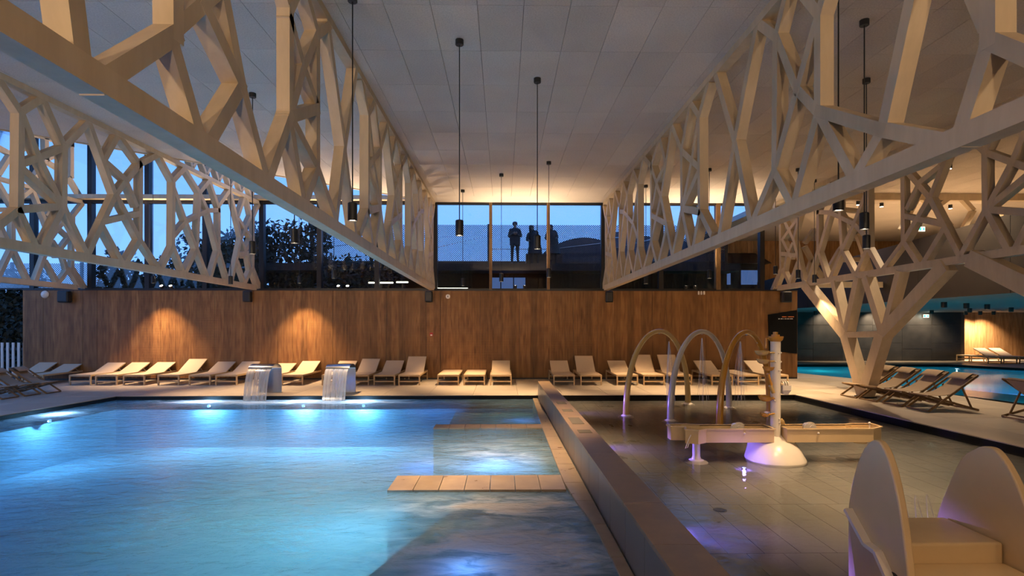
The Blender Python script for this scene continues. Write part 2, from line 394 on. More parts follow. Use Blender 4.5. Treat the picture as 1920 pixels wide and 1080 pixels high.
def build_ceiling():
    slab = clip([(-19, -6), (34, -6), (34, YW + .05), (-19, YW + .05)], ea, eb, ec)
    ceil = MB().prism(slab, ZC + .03, ZC + .25).build('ceiling', M['joint']); tag(ceil, kind='structure')
    PX, PY, X0, Y0 = .6, 1.2, .27, 7.12
    cells = []
    for i in range(-31, 30):
        for j in range(-11, 10):
            x0, y0 = X0 + i*PX, Y0 + j*PY
            poly = clip([(x0, y0), (x0+PX, y0), (x0+PX, y0+PY), (x0, y0+PY)], ea, eb, ec)
            poly = clip(poly, 0, -1, YW + .03) if poly else poly
            if len(poly) < 3 or x0 > 16.5: continue
            p = project(x0 + PX/2, y0 + PY/2, ZC)
            vis = p is not None and -40 < p[0] < 1960 and -60 < p[1] < 620
            cells.append((0 if vis else 1, p[2] if p else 99, i, j, poly))
    cells.sort(key=lambda c: c[:2])
    g = .003
    full = MB().box(g, PX-g, g, PY-g, 0, .03).mesh('ceiling_panel', M['ceiling'])
    rest = MB()
    for k, (v, d, i, j, poly) in enumerate(cells):
        x0, y0 = X0 + i*PX, Y0 + j*PY
        isfull = len(poly) == 4 and abs((poly[2][0]-poly[0][0])*(poly[2][1]-poly[0][1]) - PX*PY) < 1e-4
        if k < 300 and v == 0:
            if isfull: link('ceiling_panel', full, ceil, (x0, y0, ZC))
            else: MB().prism(poly, ZC, ZC+.03).build('ceiling_panel', M['ceiling'], ceil)
        else:
            if isfull: rest.box(x0+g, x0+PX-g, y0+g, y0+PY-g, ZC, ZC+.03)
            else: rest.prism(poly, ZC, ZC+.03)
    tag(rest.build('ceiling_panel_field', M['ceiling'], ceil), kind='stuff')
    # plain ceiling over the right wing and gallery
    w = MB().box(16.5, 34, -6, YW+.03, ZC, ZC+.03); w.box(9.3, 34, YW + .05, 28.6, ZC, ZC + .2); w.build('wing_ceiling', M['ceiling'], ceil)
    # thin edge board of the roof along the diagonal
    MB().beam((DA[0], DA[1], ZC+.1), (DB[0]-7, DB[1]-5.85, ZC+.1), .24, .06, (ea, eb, 0)).build('edge_board', M['truss'], ceil)
build_ceiling()

def build_back_wall():
    wall = MB().box(XWL, XWR, YW+.03, YW+.2, 0, ZW).build('wall_back', M['bulk']); tag(wall, kind='structure')
    # seams taken along the wall: wide panels with narrower ones between
    px = [48]; pat = [73, 27, 74, 45, 29, 74, 27, 74]; k = 0
    # anchor seam at picture column 475
    seams = [475]
    for w_ in (45, 29, 75, 27, 74, 74, 27, 74, 74, 27, 74, 45, 29, 74, 27, 74, 74, 27, 60): seams.append(seams[-1] + w_)
    left = [475]
    for w_ in (73, 73, 28, 46, 73, 27, 74, 33): left.append(left[-1] - w_)
    xs = sorted(set([on_y(s_, 620, YW).x for s_ in seams + left if 52 < s_ < 1490] + [XWL, XWR]))
    for a, b in zip(xs[:-1], xs[1:]):
        MB().box(a+.005, b-.005, YW, YW+.03, .05, ZW).build('wall_panel', M['perf'], wall)
    MB().box(XWL, XWR, YW+.01, YW+.03, 0, .05).build('plinth', M['black'], wall)
    MB().box(XWL, XWR, YW-.015, YW+.2, ZW, ZW+.035).build('coping_cap', M['frame'], wall)
build_back_wall()

# glazing above the wall
YG = YW + .10
mull_px = [-46, 62, 170, 277, 385, 491, 599, 707, 816, 920, 1028, 1131, 1239, 1346, 1428]
mull_x = [on_y(p, 480, YG).x for p in mull_px]
ZTOP = 8.6
bays = [(0, 2), (2, 5), (5, 8), (8, 11), (11, 14)]
for n, (a, b) in enumerate(bays):
    high = n < 3; top = ZTOP if high else ZC
    w = thing('window_%d' % (n+1), None, None, (0, 0, 0), kind='structure')
    for i in range(a, b):
        x0, x1 = mull_x[i], mull_x[i+1]
        MB().box(x0+.04, x1-.04, YG+.02, YG+.045, ZW+.07, ZC-.02).build('pane', M['glass'], w)
        if high: MB().box(x0+.04, x1-.04, YG+.02, YG+.045, ZC+.12, ZTOP-.1).build('pane', M['glass'], w)
    for i in range(a, b + (1 if n == 4 else 0)):
        wd = .05 if 8 < i < 11 else .075
        mat = M['cwood'] if i in (9, 10, 13) else M['frame']
        MB().box(mull_x[i]-wd, mull_x[i]+wd, YG-.06, YG+.14, ZW+.03, top).build('mullion', mat, w)
    x0, x1 = mull_x[a], mull_x[b]
    MB().box(x0, x1, YG-.05, YG+.12, ZW+.03, ZW+.08).build('bottom_rail', M['frame'], w)
    MB().box(x0, x1, YG-.05, YG+.12, ZC-.06, ZC+.06).build('transom', M['frame'], w)
    if high: MB().box(x0, x1, YG-.05, YG+.12, ZTOP-.1, ZTOP).build('top_rail', M['frame'], w)
# glazed roof over the bays beyond the roof edge, on slim rafters
ZSKY = ZTOP - .12
sky = thing('window_6', None, None, kind='structure')
for x in [mull_x[i] for i in range(1, 8)] + [-3.2]:
    yd = DA[1] + (x - DA[0]) * (DB[1]-DA[1])/(DB[0]-DA[0])
    MB().box(x-.05, x+.05, max(yd-1.2, 6), YG, ZSKY, ZTOP).build('rafter', M['frame'], sky)
for x0, x1 in zip(mull_x[:8], mull_x[1:9]):
    yd = DA[1] + ((x0+x1)/2 - DA[0]) * (DB[1]-DA[1])/(DB[0]-DA[0])
    MB().box(x0+.06, x1-.06, max(yd-1.2, 6), YG, ZTOP, ZTOP+.02).build('pane', M['glass'], sky)
MB().box(mull_x[1], -2.4, 18.05, 18.15, ZSKY, ZSKY+.1).build('purlin', M['frame'], sky); MB().box(mull_x[1], -2.4, 15.15, 15.25, ZSKY, ZSKY+.1).build('purlin', M['frame'], sky)
# timber rail just inside the transom of the glazed bays
tag(MB().box(mull_x[0], -2.45, YG-.34, YG-.10, ZC+.03, ZC+.17).build('trim_1', M['truss']), kind='structure')

# ---------------------------------------------------------------- floors, pools
def rect_tiles(parent, x0, x1, y0, y1, tx, ty, z, mat, thick=.03, gap=.004, name='tile', clipfn=None, off=0.0, bev=False):
    cache = {}
    i = 0; y = y0
    while y < y1 - .02:
        ye = min(y + ty, y1); x = x0 - (off * tx if i % 2 else 0)
        while x < x1 - .02:
            xs_, xe = max(x, x0), min(x + tx, x1)
            if xe - xs_ > .03:
                key = (round(xe-xs_, 3), round(ye-y, 3))
                poly = [(xs_, y), (xe, y), (xe, ye), (xs_, ye)]
                if clipfn:
                    cp = clipfn(poly)
                    if len(cp) < 3: x += tx; continue
                    if len(cp) != 4 or any(abs(a[0]-b[0]) + abs(a[1]-b[1]) > 1e-4 for a, b in zip(cp, poly)):
                        MB().prism(cp, z-thick, z).build(name, mat, parent); x += tx; continue
                if key not in cache:
                    cache[key] = MB().box(gap, key[0]-gap, gap, key[1]-gap, -thick, 0).mesh(name, mat)
                link(name, cache[key], parent, (xs_, y, z))
            x += tx
        y = ye; i += 1
ZL, ZWAT, ZWET = 0.0, -0.10, -0.155
YB = 14.62                                   # back edge of both pools
XLB, XLF = -10.09, -11.3                     # left pool edge at the back / near the camera
def xl(y): return XLB + (XLF-XLB) * (YB-y) / (YB-2.0)
floor = thing('floor', None, None, kind='structure')
# substrate under the tiles (dark joints show between tiles)
sub = MB()
sub.box(-24, 12.05, YB, YW+.05, -.4, -.03)
sub.prism([(-24, 2), (XLF, 2), (XLB, YB), (-24, YB)], -.4, -.03)
sub.box(-24, 34, -6, 2, -.4, -.03)
sub.prism([(8.30, 2), (12.5, 2), (12.4, 13), (11.95, YB), (7.78, YB)], -.4, -.03)
sub.prism([(10.0, YW+.05), (12.05, YW+.05), (11.2, 20.8), (11.3, 25.3), (34, 25.3), (34, 29), (9.5, 29), (9.5, YW+.05)], -.4, -.03)
sub.build('floor_substrate', M['joint'], floor)
rect_tiles(floor, -16.4, 12.05, YB, YW+.03, 1.2, 1.08, 0, M['deck'])
la, lb = (XLF, 2.0), (XLB, YB); lnx, lny = -(lb[1]-la[1]), (lb[0]-la[0])
rect_tiles(floor, -16.4, XLB+.1, 5.0, YB, 1.2, 1.2, 0, M['deck'], clipfn=lambda p: clip(p, lnx, lny, -(lnx*la[0]+lny*la[1])))
ra, rb = (8.30, 2.0), (7.78, YB); rnx, rny = (rb[1]-ra[1]), -(rb[0]-ra[0])
qa, qb = (12.5, 2.0), (11.95, YB); qnx, qny = -(qb[1]-qa[1]), (qb[0]-qa[0])
rect_tiles(floor, 7.7, 12.6, 5.0, YB, 1.2, 1.2, 0, M['deck'], clipfn=lambda p: clip(clip(p, rnx, rny, -(rnx*ra[0]+rny*ra[1])), qnx, qny, -(qnx*qa[0]+qny*qa[1])))
MB().prism([(10.0, YW+.05), (12.05, YW+.05), (11.25, 20.8), (11.0, 25.3), (9.5, 25.3), (9.5, YW+.05)], -.03, 0).build('tile', M['deck'], floor)
rect_tiles(floor, 9.6, 33.6, 25.3, 28.6, 2.4, 1.65, 0, M['deck'])
rest = MB(); rest.box(-24, 34, -6, 1.98, -.03, 0); rest.build('near_deck', M['deck'], floor)
# black gutters
g = MB()
g.box(xl(YB)-.02, .96, YB-.03, YB+.03, -.35, -.012); g.box(1.2, 7.8, YB-.03, YB+.03, -.35, -.012)
g.beam((XLB+.0, YB, -.18), (XLF, 2, -.18), .33, .06, (1, 0, 0)); g.beam((7.78, YB, -.18), (8.30, 2, -.18), .33, .06, (1, 0, 0))
g.build('pool_gutter', M['gutter'], floor)
# pale coping line on the pool side
# left basin
basin = thing('swimming_pool', None, None, kind='structure')
MB().box(-12, 1.2, 1.5, 15.2, -1.5, -1.35).build('basin_floor', M['basin'], basin)
bw = MB(); bw.box(-10.4, 1.2, YB-.005, YB+.2, -1.4, -.11); bw.beam((XLB-.1, YB, -.75), (XLF-.1, 2, -.75), 1.28, .2, (1, 0, 0)); bw.box(-12, 1.2, 1.7, 2.0, -1.4, -.1)
bw.build('basin_wall', M['basin'], basin)
# stone ledges flush with the water
ZLED = -.075
strip = [(.79, YB-.03), (.75, 10.87), (.75, 10.5), (.76, 7.24), (.77, 6.61), (.90, 5.47), (.93, 4.4), (.95, 2.0)]
dl = lambda y: .94 + (1.09-.94) * (YB-y) / (YB-2)
ys = [YB-.03, 13.6, 12.6, 11.6, 10.7, 9.7, 8.7, 7.8, 6.9, 6.2, 5.47, 4.7, 3.9, 3.0, 2.0]
def sx_at(y):
    for (xa, ya), (xb, yb) in zip(strip[:-1], strip[1:]):
        if yb <= y <= ya: return xa + (xb-xa) * (ya-y) / (ya-yb)
    return strip[-1][0]
for a, b in zip(ys[:-1], ys[1:]):
    MB().prism([(sx_at(b), b+.004), (dl(b)-.03, b+.004), (dl(a)-.03, a-.004), (sx_at(a), a-.004)], -1.35, ZLED).build('ledge_stone', M['ledge'], basin)
def bar(x0, x1, y0, y1, n):
    for i in range(n):
        a = x0 + (x1-x0)*i/n; b = x0 + (x1-x0)*(i+1)/n
        MB().box(a+.004, b-.004, y0, y1, -1.35, ZLED).build('ledge_stone', M['ledge'], basin)
bar(-1.38, .76, 6.61, 7.24, 7); bar(-1.32, .75, 10.5, 10.87, 7)
# submerged seats inside the bays
q1 = on_z(845, 930, -.42); q2 = on_z(650, 1110, -.42)
MB().prism([(q1.x, 6.61), (.9, 6.61), (.95, 2.2), (q2.x - .1, 2.2), (q2.x, q2.y)], -1.35, -.42).build('underwater_seat', M['bench'], basin)
MB().box(.12, .78, 7.24, 10.5, -1.35, -.40).build('underwater_seat', M['bench'], basin)
MB().box(-1.25, .80, 10.87, YB, -1.35, -.45).build('underwater_seat', M['bench'], basin)
# divider wall between the pools
div = MB().prism([(.955, YB), (1.20, YB), (1.38, 2), (1.105, 2)], -1.4, .33).build('pool_divider_wall', M['divider']); tag(div, kind='structure')
dr = lambda y: 1.204 + (1.393-1.204) * (YB-y) / (YB-2)
yy = YB + .02; k = 0
while yy > 2.1:
    yn = max(yy - .62, 2.0)
    MB().prism([(dl(yy)-.012, yy-.003), (dl(yy)+.02, yy-.003), (dl(yn)+.02, yn+.003), (dl(yn)-.012, yn+.003)], -.30, .335).build('cladding_slab', M['divider'], div)
    MB().prism([(dr(yy)-.02, yy-.003), (dr(yy)+.012, yy-.003), (dr(yn)+.012, yn+.003), (dr(yn)-.02, yn+.003)], -.30, .335).build('cladding_slab', M['divider'], div)
    yy = yn
yy = YB + .03; grates = []
for px_, pyn, pyf in ((1051, 758, 753.5), (1067, 772, 767.5), (1081, 795, 783), (1098, 812, 806)):
    yn_, yf_ = on_z(px_, pyn, .37).y, on_z(px_, pyf, .37).y; grates.append((yn_, yf_))
while yy > 2.1:
    yn = max(yy - .9, 2.0)
    MB().prism([(dl(yy)-.02, yy-.002), (dr(yy)+.02, yy-.002), (dr(yn)+.02, yn+.002), (dl(yn)-.02, yn+.002)], .335, .37).build('coping_stone', M['coping'], div)
    yy = yn
for (a, b) in grates:
    MB().prism([(dl(a)+.05, a), (dr(a)-.05, a), (dr(b)-.05, b), (dl(b)+.05, b)], .368, .374).build('inset_grate', M['joint'], div)
# splash pool
spl = MB().box(1.2, 8.35, 1.8, YB+.02, -.6, ZWET-.03).build('splash_pool', M['joint']); tag(spl, kind='structure')
rect_tiles(spl, 1.36, 8.32, 2.28, YB, .331, 1.33, ZWET, M['wetfloor'], gap=.0025, off=.5)
# far pool on the right
far = MB().prism([(12.05, YB), (12.4, 12.98), (12.5, 2), (34, 2), (34, 20), (21.6, 22.4), (20.5, 25.2), (11.2, 25.3), (11.25, 20.75), (11.9, 18.4)], -1.2, -1.1).build('far_pool', M['basin']); tag(far, kind='structure')
rim = [(12.5, 2), (12.4, 12.98), (12.05, 14.6), (11.87, 18.4), (11.25, 20.75), (11.2, 25.3), (20.5, 25.2), (22.2, 22.6), (34, 20)]
rm = MB()
rb_ = MB()
for a, b in zip(rim[:-1], rim[1:]):
    rm.beam((a[0], a[1], -.07), (b[0], b[1], -.07), .12, .10, (-(b[1]-a[1]), b[0]-a[0], 0)); rb_.beam((a[0], a[1], -.63), (b[0], b[1], -.63), 1.0, .09, (-(b[1]-a[1]), b[0]-a[0], 0))
rm.build('far_pool_rim', M['gutter'], far); rb_.build('far_pool_wall', M['basin'], far)
MB().prism([(20.5, 25.25), (22.2, 22.6), (34, 20), (34, 25.35), (20.5, 25.35)], -.03, 0).build('far_deck', M['deck'], far)
# water
NW = 46
def water_patch(name, poly, z, mat, label):
    o = MB().add([(p[0], p[1], z) for p in poly], [tuple(range(len(poly)))]).build(name, mat)
    if o.data.polygons[0].normal.z < 0: o.data.flip_normals()
    tag(o, label, 'water', kind='stuff'); return o
water_patch('pool_water', [(xl(2)+.02, 2), (1.1, 2), (.97, YB-.03), (XLB+.03, YB-.03)], ZWAT, M['water_main'], 'glowing blue churned water filling the large left pool')
water_patch('shallow_water', [(1.33, 2), (8.28, 2), (7.76, YB-.03), (1.2, YB-.03)], ZWAT-.02, M['water_thin'], 'thin clear water over the grey splash pool tiles')
water_patch('still_water', [(12.5, 2), (12.4, 12.98), (12.05, 14.6), (11.87, 18.4), (11.25, 20.75), (11.2, 25.2), (20.5, 25.1), (22.2, 22.5), (34, 19.9), (34, 2)], -.10, M['water_far'], 'still teal water of the far right pool under the gallery')

# ---------------------------------------------------------------- right wing
wr = MB().box(9.5, 23.2, 27.45, 27.7, 0, 2.7).build('wall_far', M['joint']); tag(wr, kind='structure')
random.seed(3)
xx = 9.5
while xx < 23.0:
    w_ = 1.5; zz = 0
    for h_ in ((.9, .9, .9) if int(xx*10) % 2 else (.6, 1.2, .9)):
        MB().box(xx+.006, min(xx+w_, 23.2)-.006, 27.42 - random.random()*.012, 27.46, zz+.006, min(zz+h_, 2.7)-.006).build('slate_slab', M['slab'], wr); zz += h_
    xx += w_
wt = MB().box(23.2, 34, 28.5, 28.7, 0, 2.7).build('wall_timber', M['joint']); tag(wt, kind='structure')
xx = 23.2
while xx < 33.8:
    MB().box(xx+.004, xx+.196, 28.46, 28.5, .08, 2.7).build('plank', M['plank'], wt); xx += .2
MB().box(23.18, 23.2, 27.45, 28.5, 0, 2.7).build('wall_return', M['slab'], wr)
wu = MB().box(9.5, 34, 27.5, 27.7, 2.7, ZC).build('wall_gallery', M['joint']); tag(wu, kind='structure')
xx = 9.5
while xx < 27:
    MB().box(xx+.004, xx+.296, 27.46, 27.5, 2.9, ZC).build('plank', M['plank'], wu); xx += .3
# gallery floor slab with its dark fascia
XF = 12.0
zb = lambda y: 2.62 - (y-12.75) * .0125
ztp = lambda y: 4.50 - (y-12.75) * .052
gal = MB().add([(XF+.06, -2, zb(-2)), (34, -2, zb(-2)), (34, 27.45, zb(27.45)), (XF+.06, 27.45, zb(27.45)), (XF+.06, -2, 3.0), (34, -2, 3.0), (34, 27.45, 3.0), (XF+.06, 27.45, 3.0)],
               [(0,3,2,1),(4,5,6,7),(0,1,5,4),(1,2,6,5),(2,3,7,6),(3,0,4,7)]).build('ceiling_gallery_soffit', M['plaster']); tag(gal, kind='structure')
y = 27.4
while y > -2:
    yn = y - 2.9
    MB().add([(XF, y-.006, zb(y)), (XF+.06, y-.006, zb(y)), (XF+.06, y-.006, ztp(y)), (XF, y-.006, ztp(y)), (XF, yn+.006, zb(yn)), (XF+.06, yn+.006, zb(yn)), (XF+.06, yn+.006, ztp(yn)), (XF, yn+.006, ztp(yn))],
             [(0,1,2,3),(4,7,6,5),(0,4,5,1),(1,5,6,2),(2,6,7,3),(3,7,4,0)]).build('fascia_panel', M['bulk'], gal); y = yn
MB().box(XF+.06, 34, -2, 27.44, 3.0, 3.04).build('gallery_floor', M['deck'], gal)
# rear wall and outer right wall of the hall (behind and beside the camera)
tag(MB().box(-24, 34, -6.2, -6, 0, ZC+.2).build('wall_front', M['plank']), kind='structure')
tag(MB().box(34, 34.2, -6, 28.6, 0, ZC+.2).build('wall_right', M['plank']), kind='structure')
# ================================================================ lattice trusses
XI_L, XI_R = -8.17, 3.38          # inner faces used to read the pattern
def tl(px, py): p = on_x(px, py, XI_L); return (p.y, p.z)
def tr_(px, py): p = on_x(px, py, XI_R); return (p.y, p.z)
def zbot(y): return 3.0 + (18.5 - y) * .0155
PAT = []
def Lm(*pts): PAT.extend((tl(*a), tl(*b)) for a, b in zip(pts[:-1], pts[1:]))
def reach(a, b):
    """a member that leaves the picture goes on to the top chord"""
    if b[1] < a[1]: a, b = b, a
    k = (ZC - .12 - a[1]) / max(.05, b[1] - a[1]); return (a, (a[0] + (b[0]-a[0])*k, ZC - .12))
def seg(f, a, b): return reach(f(*a), f(*b)) if min(a[1], b[1]) < 0 else (f(*a), f(*b))
def Rm(*pts): PAT.extend(seg(tr_, a, b) for a, b in zip(pts[:-1], pts[1:]))
# far half, read on the second truss from the left
Lm((42, 209), (40, 394)); Lm((78, 184), (41, 210)); Lm((0, 146), (41, 210)); Lm((86, 192), (123, 276)); Lm((45, 307), (122, 277)); Lm((123, 276), (168, 228)); Lm((123, 275), (122, 388))
Lm((44, 214), (75, 295), (120, 387)); Lm((44, 316), (120, 386)); Lm((40, 393), (120, 387)); Lm((39, 393), (-12, 434)); Lm((38, 395), (70, 464)); Lm((121, 388), (82, 466)); Lm((122, 388), (168, 482))
Lm((170, 230), (218, 364)); Lm((219, 365), (265, 307)); Lm((296, 280), (264, 308)); Lm((203, 306), (238, 337)); Lm((222, 254), (200, 296)); Lm((230, 258), (258, 299)); Lm((239, 340), (258, 384))
Lm((266, 306), (265, 451)); Lm((219, 365), (166, 480)); Lm((220, 366), (264, 449)); Lm((196, 416), (262, 401)); Lm((193, 422), (231, 492)); Lm((264, 450), (238, 494)); Lm((265, 450), (301, 504))
Lm((302, 284), (326, 339)); Lm((327, 337), (326, 463)); Lm((347, 310), (327, 338)); Lm((326, 462), (305, 505)); Lm((327, 462), (346, 511)); Lm((329, 441), (350, 416), (391, 395), (412, 394))
Lm((329, 356), (350, 415), (371, 468)); Lm((349, 316), (376, 361), (391, 394), (410, 467)); Lm((376, 361), (394, 335)); Lm((376, 361), (371, 467)); Lm((371, 467), (349, 512)); Lm((371, 467), (390, 517))
Lm((395, 336), (411, 387)); Lm((411, 387), (432, 352)); Lm((412, 386), (412, 467)); Lm((412, 466), (397, 519)); Lm((412, 466), (428, 523))
Lm((434, 352), (454, 446)); Lm((454, 445), (437, 525)); Lm((460, 366), (449, 404)); Lm((465, 368), (472, 405), (460, 431)); Lm((449, 410), (473, 447)); Lm((487, 376), (477, 406), (476, 502), (491, 543))
Lm((460, 431), (454, 446)); Lm((473, 446), (458, 480)); Lm((451, 477), (474, 474)); Lm((456, 455), (466, 480), (470, 505)); Lm((448, 492), (461, 531)); Lm((472, 505), (461, 531)); Lm((474, 506), (484, 536))
FAR = list(PAT); PAT.clear()
# near half, read on the first truss right of the middle
Rm((1451, 68), (1449, 321)); Rm((1421, 44), (1451, 68)); Rm((1452, 67), (1491, 168)); Rm((1451, 68), (1470, -12)); Rm((1500, -14), (1531, 25)); Rm((1531, 26), (1541, -10)); Rm((1530, 24), (1530, 210)); Rm((1530, 27), (1491, 168))
Rm((1491, 168), (1449, 320)); Rm((1491, 168), (1530, 210)); Rm((1530, 208), (1650, 244)); Rm((1650, 243), (1706, -20)); Rm((1650, 243), (1768, 266)); Rm((1650, 243), (1592, 350)); Rm((1530, 209), (1600, 348)); Rm((1530, 209), (1483, 392)); Rm((1449, 320), (1406, 422)); Rm((1449, 320), (1484, 394))
Rm((1415, 50), (1375, 264)); Rm((1340, 142), (1375, 264)); Rm((1375, 263), (1345, 452)); Rm((1375, 263), (1405, 422))
Rm((1848, -40), (1848, 76)); Rm((1848, 75), (1922, 106), (1990, 135)); Rm((1806, -40), (1840, 40)); Rm((1843, 92), (1790, 262))
NEAR_R = list(PAT); PAT.clear()
# near half of the truss left of the middle
def t1(px, py): p = on_x(px, py, -2.295); return (p.y, p.z)
def Om(*pts): PAT.extend(seg(t1, a, b) for a, b in zip(pts[:-1], pts[1:]))
Om((335, -40), (336, 66)); Om((336, 62), (196, 152)); Om((342, 46), (402, -8)); Om((332, 90), (378, 250)); Om((386, 8), (457, 162)); Om((422, -22), (457, 162), (502, 335)); Om((457, 160), (396, 266))
Om((548, 12), (548, 219)); Om((548, 16), (538, -20)); Om((548, 16), (560, -14)); Om((548, 216), (506, 338)); Om((548, 219), (598, 204)); Om((548, 219), (598, 316)); Om((546, 222), (571, 375)); Om((598, 62), (598, 317)); Om((598, 64), (619, 42)); Om((578, -10), (598, 64))
Om((596, 66), (571, 126), (549, 208)); Om((548, 36), (571, 122), (598, 200)); Om((598, 315), (573, 384)); Om((598, 315), (633, 418)); Om((617, 40), (648, 277)); Om((669, 134), (648, 277)); Om((648, 276), (632, 416)); Om((648, 276), (669, 440))
NEAR_L = list(PAT); PAT.clear()
PAT += [((2.75, 5.2), (3.08, 3.30)), ((2.75, 5.2), (2.9, 6.0)), ((2.2, 3.3), (2.75, 5.2)), ((1.5, 6.0), (2.2, 3.3)), ((1.5, 6.0), (.6, 3.35)), ((.6, 3.35), (-.4, 6.0)), ((-.4, 6.0), (-1.6, 3.35)), ((-1.6, 3.35), (-2.8, 6.0)), ((-2.8, 6.0), (-4.0, 3.4))]
TAIL = list(PAT)
# where the far half starts, drop the doubled members of the near lists
TW, TT = .125, .15
def build_truss(xc, label, extra=(), near=None):
    PAT = FAR + (NEAR_R if near is None else near) + TAIL
    t = thing('lattice_truss', label, 'truss', (xc, 0, 0), group='white-glazed timber trusses under the ceiling')
    # bottom chord with its splayed end, top chord under the ceiling
    n = MB(); hw = TT/2 + .004
    ye, yn = 18.52, -5.5
    n.add([(-hw, yn, zbot(yn)), (hw, yn, zbot(yn)), (hw, ye, zbot(ye)), (-hw, ye, zbot(ye)), (-hw, yn, zbot(yn)+.165), (hw, yn, zbot(yn)+.165), (hw, ye-.10, zbot(ye)+.165), (-hw, ye-.10, zbot(ye)+.165)],
          [(0,3,2,1),(4,5,6,7),(0,1,5,4),(1,2,6,5),(2,3,7,6),(3,0,4,7)])
    n.build('bottom_chord', M['truss'], t)
    MB().box(-hw, hw, -5.5, 18.70, ZC-.11, ZC-.002).build('top_chord', M['truss'], t)
    for k, (a, b) in enumerate(PAT):
        pa = [a[0], a[1]]; pb = [b[0], b[1]]
        for p in (pa, pb): p[1] = max(min(p[1], ZC-.125), zbot(p[0])+.07)
        d = Vector((0, pb[0]-pa[0], pb[1]-pa[1]))
        if d.length < .05: continue
        e = d.normalized() * .05; w_ = TW * (1 + .05 * ((k * 37) % 7 - 3) / 3); th = TT - .002 * (k % 6)
        MB().beam((0, pa[0]-e.y, pa[1]-e.z), (0, pb[0]+e.y, pb[1]+e.z), w_, th).build('strut', M['truss'], t)
    for (a, b, w_) in extra:
        MB().beam((0, a[0], a[1]), (0, b[0], b[1]), w_, .15).build('strut', M['truss'], t)
    return t
SP = 5.85
XT = [-14.1, -8.25, -2.37, 3.465, 9.31]
# zigzag of short struts standing on the top chord where the roof is glazed
zig = []
yy = 13.4; up = False
while yy < 18.2:
    zig.append(((yy, ZC + (.42 if up else 0)), (yy+.34, ZC + (0 if up else .42)), .09)); yy += .34; up = not up
zig.append(((13.4, ZC+.44), (18.4, ZC+.44), .09))
def l3(px, py): p = on_x(px, py, -14.02); return (p.y, p.z)
up3 = [(l3(136, 250), l3(136, 334), .15), (l3(131, 331), l3(153, 368), .13), (l3(88, 240), l3(89, 300), .15), (l3(89, 300), l3(112, 289), .12), (l3(91, 303), l3(112, 316), .12), (l3(89, 300), l3(64, 340), .12), (l3(45, 281), l3(62, 262), .12),
       (l3(-6, 273), l3(24, 289), .12), (l3(24, 290), l3(0, 328), .12), (l3(24, 289), l3(45, 281), .12)]
up3 += [(l3(-40, 220), l3(140, 272), .14)]
build_truss(XT[0], 'lattice truss at the far left edge, only its far end in view', up3)
build_truss(XT[1], 'second lattice truss from the left, its posts silhouetted against the blue sky', zig)
build_truss(XT[2], 'large lattice truss crossing the upper left corner, bluish underside over the glowing pool', near=NEAR_L)
build_truss(XT[3], 'lattice truss on the right whose lower chord crosses above the splash arches')
# tree-shaped column under the right truss
t5 = build_truss(XT[4], 'rightmost lattice truss, carried by the forked timber columns')
def r5(px, py): p = on_x(px, py, 9.23); return (p.y, p.z)
def column(label, segs, foot):
    c = thing('forked_column', label, 'column', (XT[4], foot, 0), group='tree-like timber columns')
    for k, (a, b, w_) in enumerate(segs):
        MB().beam((0, a[0]-foot, a[1]), (0, b[0]-foot, b[1]), w_, .26 - .003*k).build('branch', M['truss'], c)
    MB().box(-.16, .16, -.2, .2, 0, .03).build('base_plate', M['frame'], c)
ft = r5(1617, 742); fy = ft[0]
nl, nr = r5(1584, 628), r5(1652, 626)
column('forked timber column standing behind the row of deck chairs',
       [((fy, .02), nl, .30), ((fy, .02), nr, .30), (nl, r5(1508, 533), .30), (nr, r5(1772, 497), .30), (nl, nr, .15),
        (r5(1563, 528), r5(1582, 616), .16), (r5(1608, 520), r5(1586, 624), .20), (r5(1622, 520), r5(1654, 622), .20), (r5(1686, 508), r5(1660, 612), .16)], fy)
cy = 2 * r5(1824, 487)[0] - 8.2
q = r5(1818, 484)
column('forked timber column at the right edge, only its upper branch in view',
       [(q, (8.05, 1.75), .34), ((8.05, 1.75), (7.45, .02), .30), ((6.85, 1.75), (7.45, .02), .30), ((8.05, 1.75), (6.85, 1.75), .15), ((6.85, 1.75), (5.2, 3.2), .3)], 7.45)
# cross truss spanning the right wing
def yx(px, py): p = on_y(px, py, 17.3); return (p.x, p.z)
ct = thing('cross_truss', 'lattice truss running across the right wing behind the rightmost truss', 'truss', (0, 17.3, 0))
def cm(a, b, w_=.13): 
    pa, pb = yx(*a), yx(*b); MB().beam((pa[0], 0, pa[1]), (pb[0], 0, pb[1]), w_, .15, (0, 1, 0)).build('strut', M['truss'], ct)
MB().box(9.5, 20.5, -.08, .08, ZC-.22, ZC-.005).build('top_chord', M['truss'], ct)
x0, z0 = yx(1470, 532); 
MB().box(9.5, 11.95, -.085, .085, 3.02, 3.2).build('bottom_chord', M['truss'], ct)
for a, b in (((1786, 366), (1752, 391)), ((1798, 366), (1824, 395)), ((1754, 390), (1782, 424)), ((1824, 395), (1800, 440)), ((1752, 391), (1722, 366)), ((1722, 366), (1690, 430)), ((1579, 400), (1609, 443)), ((1614, 420), (1574, 470)), ((1581, 393), (1622, 397)), ((1527, 430), (1509, 456)),
             ((1508, 462), (1522, 488)), ((1572, 488), (1628, 486)), ((1574, 470), (1540, 530)), ((1609, 443), (1640, 530)), ((1522, 488), (1510, 526)), ((1520, 488), (1550, 532)), ((1880, 420), (1860, 366)), ((1880, 420), (1930, 400))):
    cm(a, b)
pc = yx(1622, 480)
MB().box(pc[0]-.09, pc[0]+.09, -.09, .09, 3.1, ZC-.1).build('post', M['truss'], ct)
